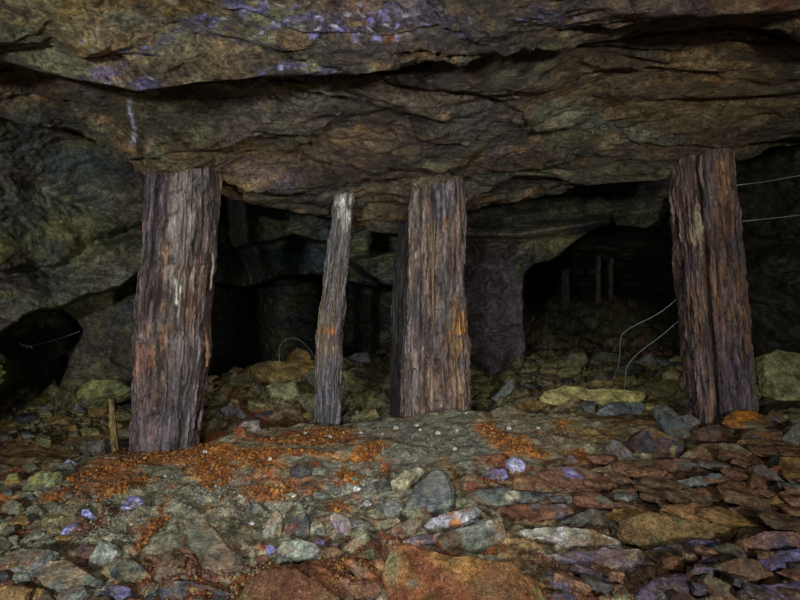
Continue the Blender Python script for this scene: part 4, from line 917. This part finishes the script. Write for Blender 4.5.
# ------------------------------------------------------------------ timber posts
WG = (0.24, 0.20, 0.175); WP = (0.145, 0.115, 0.118); WB = (0.20, 0.12, 0.075); WD = (0.07, 0.052, 0.048); WO = (0.34, 0.17, 0.08)


def post(name, label, left, right, d, depth, cracks, blobs, seed, splints=(), nth=260, nt=420, notch=0.015, cols=(WG, WP, WB, WD)):
    Lf = np.array(left, float); Rt = np.array(right, float)
    y0 = min(Lf[0, 1], Rt[0, 1]) - 10; y1 = max(Lf[-1, 1], Rt[-1, 1]) + 14
    ts = np.linspace(y1, y0, nt)           # bottom to top (pixel row on the post plane)
    xl = np.interp(ts, Lf[:, 1], Lf[:, 0]); xr = np.interp(ts, Rt[:, 1], Rt[:, 0])
    th = np.linspace(0, 2 * math.pi, nth, endpoint=False)
    T, TH = np.meshgrid(np.arange(nt), th, indexing='ij')
    T = T.ravel(); TH = TH.ravel()
    cxp = ((xl + xr) / 2)[T]; hw = ((xr - xl) / 2)[T] * d / F
    c, s = np.cos(TH), np.sin(TH)
    e = 0.62
    X = np.sign(c) * np.abs(c) ** e; Y = np.sign(s) * np.abs(s) ** e
    zc = CZ + (300 - ts[T]) / F * d
    cx = (cxp - 400) / F * d
    base = np.stack([cx + X * hw, d + depth / 2 + Y * depth / 2, zc], 1)
    cxw = (0.5 * (xl + xr) - 400) / F * (d + depth / 2); hww = 0.5 * (xr - xl) / F * (d + depth / 2)
    for _ in range(5):
        bx = cxw[T] + X * hww[T]; by = d + depth / 2 + Y * depth / 2
        q = (400 + bx / by * F).reshape(nt, nth); lo_, hi_ = q.min(1), q.max(1)
        cxw = cxw - ((lo_ + hi_) - (xl + xr)) / 2 / F * (d + depth / 2)
        hww = hww * (xr - xl) / (hi_ - lo_)
    base = np.stack([cxw[T] + X * hww[T], d + depth / 2 + Y * depth / 2, zc], 1)
    BPX = 400 + base[:, 0] / base[:, 1] * F
    u = np.stack([X * 0.5, Y * 0.5, zc * 0 + seed], 1)
    grain = np.stack([X * 3.0, Y * 3.0, zc * 0.9], 1)
    g1 = ridged(grain + 0.12 * fbm(np.stack([X, Y, zc * 3], 1) * 2, 3, seed)[:, None], 4, seed)
    g2 = fbm(np.stack([X * 12, Y * 12, zc * 2.2], 1), 4, seed + 3, 0.6)
    g3 = fbm(np.stack([X * 5, Y * 5, zc * 5], 1), 4, seed + 6, 0.55)
    flakes = terrace(fbm(np.stack([X * 2.6, Y * 2.6, zc * 1.6], 1), 4, seed + 9), 6, 0.06)
    n = np.stack([X, Y * 1.0, X * 0], 1); n /= np.linalg.norm(n, axis=1)[:, None]
    g4 = fbm(np.stack([X * 22, Y * 22, zc * 9], 1), 3, seed + 13, 0.6)
    fl2 = terrace(fbm(np.stack([X * 5, Y * 5, zc * 6], 1), 3, seed + 17), 5, 0.05)
    dsp = notch * (0.12 * g1 + 0.25 * g2 + 0.2 * g3 + 0.3 * g4 + 1.5 * flakes + 1.1 * fl2)
    frontm = (Y < 0.2)
    for (pts, w, dep) in cracks:
        a = np.array(pts, float)
        xx = np.interp(ts[T], a[:, 1], a[:, 0], left=-999, right=-999)
        pxs = BPX
        wb = 1.2 * fbm(np.stack([zc * 8, X * 0, X * 0], 1), 3, seed + 2)
        dsp -= dep * np.exp(-((pxs - xx + wb) / w) ** 2) * frontm * (xx > -900)
    V = base + n * dsp[:, None]
    px = BPX; py = ts[T]
    a1 = TH * 4.2 + 0.9 * fbm(np.stack([X * 2, Y * 2, zc * 2.5], 1), 4, seed + 70); 
    b1 = zc * 3.4 + 0.8 * fbm(np.stack([X * 3, Y * 3, zc * 1.5], 1), 4, seed + 75) + 0.37 * np.floor(a1)
    cell = _perm[(np.floor(a1).astype(int) * 7 + seed * 5) & 511]; cell = _perm[(cell + np.floor(b1).astype(int)) & 511] / 512.0
    fa = a1 - np.floor(a1); fb = b1 - np.floor(b1)
    rim = np.maximum(sstep(0.10, 0.0, np.minimum(fa, 1 - fa)), sstep(0.05, 0.0, np.minimum(fb, 1 - fb)) * (cell > 0.35))
    V = V + n * ((cell - 0.5) * 0.012 - 0.006 * rim)[:, None]
    # colour
    st = fbm(np.stack([X * 9, Y * 9, zc * 2.0], 1), 5, seed + 20, 0.7)
    st2 = fbm(np.stack([X * 3, Y * 3, zc * 1.1], 1), 4, seed + 30, 0.6)
    C = np.tile(np.array(cols[0]), (len(V), 1))
    C = mixc(C, cols[1], sstep(-0.2, 0.4, st2))
    C = mixc(C, cols[2], sstep(0.0, 0.45, fbm(np.stack([X * 4, Y * 4, zc * 1.6], 1), 4, seed + 40)))
    C = mixc(C, cols[3], sstep(0.05, 0.5, st))
    C = paint(C, px, py, blobs, fbm(np.stack([X * 6, Y * 6, zc * 9], 1), 4, seed + 50, 0.6), 0.9)
    crk = ridged(np.stack([X * 5, Y * 5, zc * 1.3], 1) + 0.15 * g3[:, None], 3, seed + 60)
    dk = sstep(0.62, 0.85, crk)
    V = V - n * (0.008 * dk)[:, None]
    C = 1.22 * C * ((1 + 0.4 * np.clip(fl2, -0.6, 0.6)) * (0.68 + 0.64 * cell) * (1 - 0.6 * rim))[:, None]
    C = C * np.clip(1 + 0.9 * st + 0.45 * g2, 0.25, 2.1)[:, None] * (1 - 0.5 * dk)[:, None]
    i = np.arange(nt - 1)[:, None] * nth; j = np.arange(nth)[None]; j2 = (j + 1) % nth
    Fq = np.stack([i + j, i + j2, i + nth + j2, i + nth + j], -1).reshape(-1, 4)
    root = bpy.data.objects.new(name, None); col.objects.link(root); root.empty_display_size = 0.1
    root.location = W((left[-1][0] + right[-1][0]) / 2, max(left[-1][1], right[-1][1]), d + depth / 2)
    tag(root, label, 'wooden post')
    faces = Fq
    nV = len(V); caps = []
    for kk in (0, nt - 1):                                  # close both sawn ends
        prev = kk * nth + np.arange(nth)
        for f_ in (0.85, 0.45, 0.03):
            ring = V[kk * nth:(kk + 1) * nth]; cc = ring.mean(0)
            V = np.concatenate([V, cc + (ring - cc) * f_]); C = np.concatenate([C, np.tile(np.array(WB), (nth, 1))])
            cur = nV + np.arange(nth); nV += nth
            caps.append(np.stack([prev, np.roll(prev, -1), np.roll(cur, -1), cur], 1)); prev = cur
    faces = np.concatenate([Fq] + caps)
    sh = mesh_obj('trunk', V, faces, M_wood, C, parent=root, origin=V.mean(0))
    # splinters: slim torn strips standing off the surface
    for k, (x, ya, yb, wpx, cc) in enumerate(splints):
        m = 22; pts = []; fcs = []; Cs = []
        rr = random.Random(seed * 31 + k)
        lean = rr.uniform(0.006, 0.016)
        for q in range(m):
            t = q / (m - 1); yy = yb + (ya - yb) * t
            xlq = np.interp(yy, Lf[:, 1], Lf[:, 0]); xrq = np.interp(yy, Rt[:, 1], Rt[:, 0])
            xm = xlq + (xrq - xlq) * x + 0.8 * math.sin(t * 5 + k)
            xn = (xm - (xlq + xrq) / 2) / ((xrq - xlq) / 2)
            yd = -(max(0.0, 1 - min(1, abs(xn)) ** (2 / e))) ** (e / 2)
            prof = (math.sin(math.pi * (0.08 + 0.86 * t)) ** 0.6) * (1 + 0.3 * math.sin(t * 17 + k * 2))
            wv = wpx * d / F * 0.5 * prof
            dq = d + depth / 2 + yd * depth / 2 - 0.006 - lean * t * t
            ctr = np.array([(xm - 400) / F * dq, dq, CZ + (300 - yy) / F * d])
            for (ox, oy) in ((-wv, 0.003), (-wv * 0.3, -0.007 - 0.003 * math.sin(t * 9)), (wv * 0.5, -0.006), (wv, 0.004), (0, 0.014)):
                pts.append(ctr + np.array([ox, oy, 0])); Cs.append(np.array(cc) * (0.75 + 0.5 * rr.random()))
        for q in range(m - 1):
            for z in range(5):
                a = q * 5 + z; b = q * 5 + (z + 1) % 5
                fcs.append((a, b, b + 5, a + 5))
        fcs.append((4, 3, 2, 1, 0)); e5 = (m - 1) * 5; fcs.append((e5, e5 + 1, e5 + 2, e5 + 3, e5 + 4))
        mesh_obj('splinter', np.array(pts), fcs, M_wood, np.array(Cs), parent=root)
    return root


post('timber_post', 'thick weathered post at left, broadest pale-streaked one standing alone before the left wall',
     [(148, 168), (146, 200), (144, 225), (143, 265), (139.5, 271), (137, 300), (135.5, 331), (132.5, 336), (132.5, 370), (131, 410), (128, 454)],
     [(219, 176), (218, 205), (216, 235), (215.5, 265), (213, 275), (212, 300), (209, 328), (211, 350), (208.5, 372), (204, 400), (202, 425), (200, 449)],
     3.45, 0.36,
     [([(166, 165), (164, 230), (162, 280), (159, 330), (156, 372)], 1.8, 0.022), ([(195, 165), (193, 230), (190, 290), (186, 330), (184, 380), (183, 450)], 1.8, 0.03), ([(204, 190), (202, 260), (196, 340)], 1.2, 0.015), ([(150, 340), (152, 380), (154, 450)], 1.2, 0.012)],
     [(155, 220, 11, 60, (0.105, 0.082, 0.09), 0.85), (180, 225, 14, 60, (0.25, 0.215, 0.19), 0.8), (195, 195, 5, 20, (0.3, 0.24, 0.2), 0.7), (177, 295, 3.5, 14, (0.75, 0.7, 0.6), 0.95), (192, 245, 2, 40, (0.4, 0.34, 0.28), 0.7, -3), (207, 220, 8, 40, (0.15, 0.11, 0.1), 0.7),
      (164, 260, 3, 40, (0.34, 0.2, 0.11), 0.7), (163, 340, 3, 30, (0.36, 0.18, 0.09), 0.8), (150, 300, 10, 30, (0.13, 0.095, 0.095), 0.8), (145, 360, 9, 22, (0.30, 0.14, 0.10), 0.75), (152, 350, 3, 16, (0.42, 0.23, 0.12), 0.7), (206, 345, 3, 16, (0.38, 0.2, 0.12), 0.85),
      (205, 180, 8, 10, (0.08, 0.07, 0.08), 0.7), (200, 235, 3, 20, (0.3, 0.15, 0.07), 0.6), (180, 380, 16, 40, (0.22, 0.19, 0.18), 0.6), (165, 430, 45, 30, (0.12, 0.1, 0.115), 0.8), (197, 400, 8, 50, (0.17, 0.14, 0.14), 0.6), (150, 410, 8, 40, (0.2, 0.13, 0.11), 0.5)],
     1, [(0.97, 250, 290, 3.0, (0.4, 0.33, 0.26)), (0.96, 335, 368, 5.0, (0.33, 0.18, 0.11)), (0.28, 345, 368, 4.0, (0.4, 0.22, 0.12)), (0.97, 412, 432, 4.0, (0.25, 0.19, 0.17)), (0.55, 200, 300, 3.0, (0.35, 0.3, 0.25)), (0.03, 334, 380, 3.0, (0.3, 0.2, 0.17)), (0.45, 360, 420, 2.5, (0.2, 0.16, 0.15))], notch=0.012)
post('timber_post', 'thin grey post leaning right with pale lichen at its top',
     [(335, 190), (333, 215), (330, 237), (327, 255), (325, 272), (322.5, 300), (319, 325), (317, 350), (316, 368), (317, 400), (315, 426)],
     [(353.5, 190), (352, 215), (351, 238), (348, 265), (345, 290), (344, 315), (342, 336), (342.5, 355), (341, 375), (341, 400), (339, 426)],
     4.2, 0.16,
     [([(344, 190), (340, 250), (332, 320), (326, 420)], 1.0, 0.012)],
     [(344, 207, 6, 24, (0.8, 0.77, 0.68), 0.95), (340, 190, 8, 8, (0.27, 0.24, 0.2), 0.7), (336, 245, 9, 22, (0.23, 0.22, 0.22), 0.6), (322, 335, 5, 40, (0.28, 0.22, 0.15), 0.6), (330, 331, 9, 4, (0.4, 0.17, 0.05), 0.85), (328, 350, 8, 8, (0.3, 0.2, 0.12), 0.6), (330, 400, 14, 35, (0.13, 0.125, 0.15), 0.8), (341, 340, 3, 50, (0.15, 0.13, 0.13), 0.6)],
     2, [(0.02, 301, 335, 3.0, (0.33, 0.29, 0.22)), (0.0, 233, 262, 3.0, (0.3, 0.28, 0.25)), (0.98, 270, 300, 2.5, (0.3, 0.26, 0.22)), (0.4, 300, 350, 2.5, (0.32, 0.24, 0.16))], nth=200, notch=0.012,
     cols=((0.22, 0.2, 0.18), (0.17, 0.16, 0.17), (0.2, 0.15, 0.1), (0.08, 0.07, 0.07)))
post('timber_post', 'broad middle post of split timber with orange-brown streaks',
     [(410, 180), (409.5, 215), (409, 250), (407.5, 290), (406, 325), (404, 360), (403, 380), (401, 422)],
     [(464, 180), (465, 205), (465, 232), (464.5, 270), (465.5, 300), (466, 332), (469, 350), (467.5, 372), (470.5, 392), (470, 420)],
     4.08, 0.34,
     [([(433, 178), (434, 250), (431, 320), (427, 420)], 1.7, 0.035), ([(452, 180), (450, 260), (447, 330), (444, 420)], 1.2, 0.015), ([(420, 180), (419, 260), (416, 360)], 1.0, 0.012)],
     [(420, 215, 9, 40, (0.2, 0.165, 0.14), 0.7), (444, 205, 9, 22, (0.2, 0.2, 0.23), 0.8), (424, 240, 6, 12, (0.3, 0.25, 0.18), 0.6), (446, 222, 3, 7, (0.4, 0.18, 0.07), 0.8), (458, 230, 5, 40, (0.24, 0.16, 0.12), 0.7), (460, 325, 6, 14, (0.44, 0.21, 0.07), 0.9), (455, 345, 8, 12, (0.34, 0.19, 0.09), 0.7), (430, 290, 6, 30, (0.32, 0.2, 0.11), 0.6), (411, 270, 4, 40, (0.26, 0.19, 0.13), 0.6), (418, 310, 8, 24, (0.13, 0.11, 0.12), 0.7), (447, 290, 8, 30, (0.19, 0.17, 0.17), 0.6), (455, 385, 10, 30, (0.3, 0.19, 0.12), 0.7), (430, 390, 8, 30, (0.26, 0.18, 0.13), 0.6), (414, 370, 8, 40, (0.22, 0.17, 0.15), 0.6)],
     3, [(0.98, 340, 375, 4.0, (0.27, 0.18, 0.13)), (0.99, 385, 415, 3.5, (0.25, 0.18, 0.14)), (0.45, 220, 330, 3.0, (0.34, 0.24, 0.15)), (0.3, 250, 280, 5.0, (0.3, 0.24, 0.18)), (0.8, 300, 340, 4.0, (0.42, 0.22, 0.09)), (0.97, 190, 225, 2.5, (0.24, 0.2, 0.17)), (0.6, 345, 410, 2.5, (0.3, 0.2, 0.13))], notch=0.011)
post('timber_post', 'dark slim post half hidden behind the broad middle post',
     [(398.5, 231), (396, 250), (392.5, 295), (391, 350), (390, 424)], [(415.5, 231), (414, 250), (411, 295), (409, 350), (409, 424)],
     4.62, 0.15, [], [(400, 300, 8, 60, (0.07, 0.06, 0.06), 0.6)], 4, [(0.1, 290, 340, 2, (0.14, 0.13, 0.12))], nth=120, nt=220, notch=0.006,
     cols=((0.055, 0.05, 0.05), (0.045, 0.04, 0.043), (0.05, 0.04, 0.032), (0.02, 0.018, 0.018)))
post('timber_post', 'thick reddish-brown right post split by a long dark crack',
     [(667, 155), (669, 185), (672, 219), (675, 257), (676, 280), (677.5, 303), (679, 325), (681, 350), (684, 378), (686, 401), (688, 422)],
     [(733, 152), (734.5, 165), (737, 187), (738, 210), (741, 238), (744, 260), (746, 280), (748, 303), (751, 327), (751.5, 350), (754, 373), (757, 410), (758, 424)],
     3.64, 0.36,
     [([(698, 150), (701, 200), (705, 240), (707.5, 280), (709, 310), (712, 345), (715, 380), (718, 424)], 2.4, 0.10), ([(690, 165), (693, 220), (697, 270)], 1.2, 0.018), ([(722, 160), (724, 220), (730, 300), (738, 410)], 1.1, 0.012), ([(684, 300), (690, 350), (695, 410)], 1.2, 0.012)],
     [(696, 226, 5, 16, (0.75, 0.62, 0.4), 0.95), (692, 215, 3, 8, (0.5, 0.45, 0.33), 0.7), (699, 258, 3, 18, (0.4, 0.3, 0.2), 0.7), (685, 200, 10, 50, (0.22, 0.14, 0.115), 0.7), (690, 270, 6, 20, (0.12, 0.09, 0.1), 0.7), (724, 195, 9, 50, (0.27, 0.15, 0.085), 0.8), (709, 200, 5, 20, (0.13, 0.11, 0.12), 0.7), (731, 248, 7, 10, (0.1, 0.09, 0.1), 0.8), (733, 318, 6, 14, (0.27, 0.2, 0.11), 0.8), (724, 275, 12, 20, (0.2, 0.125, 0.085), 0.6), (694, 310, 10, 25, (0.33, 0.2, 0.13), 0.7), (692, 325, 5, 15, (0.4, 0.3, 0.22), 0.5), (730, 350, 16, 40, (0.14, 0.1, 0.1), 0.7), (738, 390, 20, 35, (0.11, 0.09, 0.115), 0.85), (700, 380, 12, 30, (0.17, 0.12, 0.12), 0.6), (711, 400, 3, 20, (0.33, 0.19, 0.13), 0.7)],
     5, [(0.02, 193, 222, 3.5, (0.36, 0.28, 0.22)), (0.38, 205, 250, 5.0, (0.5, 0.4, 0.25)), (0.5, 156, 190, 4.0, (0.32, 0.24, 0.18)), (0.98, 225, 260, 3.0, (0.2, 0.15, 0.13)), (0.7, 308, 332, 6.0, (0.27, 0.2, 0.12)), (0.97, 320, 352, 3.0, (0.17, 0.13, 0.12)), (0.25, 270, 340, 2.5, (0.28, 0.18, 0.13)), (0.8, 165, 200, 4.0, (0.3, 0.18, 0.1))], notch=0.011,
     cols=((0.2, 0.15, 0.125), (0.14, 0.105, 0.115), (0.24, 0.135, 0.085), (0.07, 0.05, 0.045)))
# distant props inside the far gallery
for k, (x, ya, yb, w, d, lb) in enumerate([(566, 254, 296, 7, 11.5, 'distant rough prop, the widest and leftmost under the far gallery roof'), (598, 266, 300, 5, 11.8, 'distant slim prop, middle of three in the far gallery'), (611, 268, 302, 4, 12.2, 'faintest distant prop, rightmost in the far gallery')]):
    post('distant_prop', lb, [(x - w / 2, ya), (x - w / 2 - 1, yb + 2)], [(x + w / 2, ya), (x + w / 2, yb + 2)], d, 0.14, [], [], 20 + k, nth=40, nt=60, notch=0.01, cols=((0.16, 0.13, 0.1), (0.12, 0.1, 0.09), (0.14, 0.1, 0.07), (0.07, 0.06, 0.05)))
# wooden stake
st = post('wooden_stake', 'short ochre-stained wooden stake upright left of the left post', [(109.5, 410), (111, 435), (113, 462)], [(115, 409), (117, 435), (119.5, 462)], 3.55, 0.035, [], [(114, 435, 6, 30, (0.28, 0.21, 0.08), 0.8)], 30, nth=60, nt=90, notch=0.004,
          cols=((0.25, 0.18, 0.07), (0.2, 0.15, 0.07), (0.25, 0.15, 0.05), (0.1, 0.08, 0.04)))
st['category'] = 'stake'


# ------------------------------------------------------------------ wires
def wire(name, label, pts, rad, mat, cat='wire', cyclic=False):
    cu = bpy.data.curves.new(name, 'CURVE'); cu.dimensions = '3D'; cu.bevel_depth = rad; cu.bevel_resolution = 3
    sp = cu.splines.new('NURBS'); sp.points.add(len(pts) - 1)
    wp = [W(x, y, d) for x, y, d in pts]; o0 = np.mean(wp, axis=0)
    for i, q in enumerate(wp): sp.points[i].co = (*(q - o0), 1)
    sp.use_endpoint_u = True; sp.order_u = 3; sp.resolution_u = 8
    cu.materials.append(mat)
    tmp = bpy.data.objects.new('tmp', cu); col.objects.link(tmp)
    me = bpy.data.meshes.new_from_object(tmp.evaluated_get(bpy.context.evaluated_depsgraph_get()))
    bpy.data.objects.remove(tmp)
    me.name = name
    for p in me.polygons: p.use_smooth = True
    if not me.materials: me.materials.append(mat)
    o = bpy.data.objects.new(name, me); col.objects.link(o); o.location = o0
    tag(o, label, cat)
    return o


wire('wire', 'upper thin steel wire running from right post to the right edge', [(732, 186, 3.82), (745, 184, 3.8), (765, 182, 3.7), (785, 178, 3.6), (810, 174, 3.5), (850, 170, 3.4)], 0.0020, M_wire)
wire('wire', 'lower thin steel wire running from right post to the right edge', [(735, 222, 3.82), (755, 220, 3.8), (775, 218, 3.7), (800, 215, 3.6), (850, 209, 3.4)], 0.0020, M_wire)
wire('bent_wire', 'left one of two bent wires hanging beside the right post', [(684, 292, 3.95), (672, 304, 4.0), (655, 316, 4.1), (637, 324, 4.2), (622, 333, 4.3), (620, 342, 4.35), (620, 355, 4.45), (618, 368, 4.55), (612, 381, 4.8), (611, 384, 4.8)], 0.0024, M_wire)
wire('bent_wire', 'right one of two bent wires hanging beside the right post', [(686, 314, 3.95), (674, 325, 4.0), (660, 337, 4.1), (643, 349, 4.2), (631, 360, 4.3), (626, 368, 4.35), (625.5, 378, 4.4), (624, 390, 4.55), (623, 396, 4.6)], 0.0024, M_wire)
wire('wire_loop', 'thin wire loop curving over the pointed rock left of the thin post', [(280, 362, 5.6), (278, 352, 5.6), (281, 343, 5.6), (288, 338, 5.6), (296, 338, 5.6), (303, 342, 5.6), (308, 348, 5.55), (314, 355, 5.5), (318, 362, 5.4)], 0.0018, M_wire)
wire('cobweb_thread', 'faint pale thread stretched across the small tunnel mouth', [(28, 346, 4.6), (45, 343, 4.7), (62, 338, 4.8), (80, 331, 4.9)], 0.0015, M_web, 'thread')
wire('cobweb_thread', 'tiny white crinkled scrap of web inside the small tunnel mouth', [(20, 343, 4.6), (23, 347, 4.6), (25, 344, 4.6), (27, 348, 4.6), (29, 345, 4.6), (32, 348, 4.6)], 0.004, M_web, 'thread')
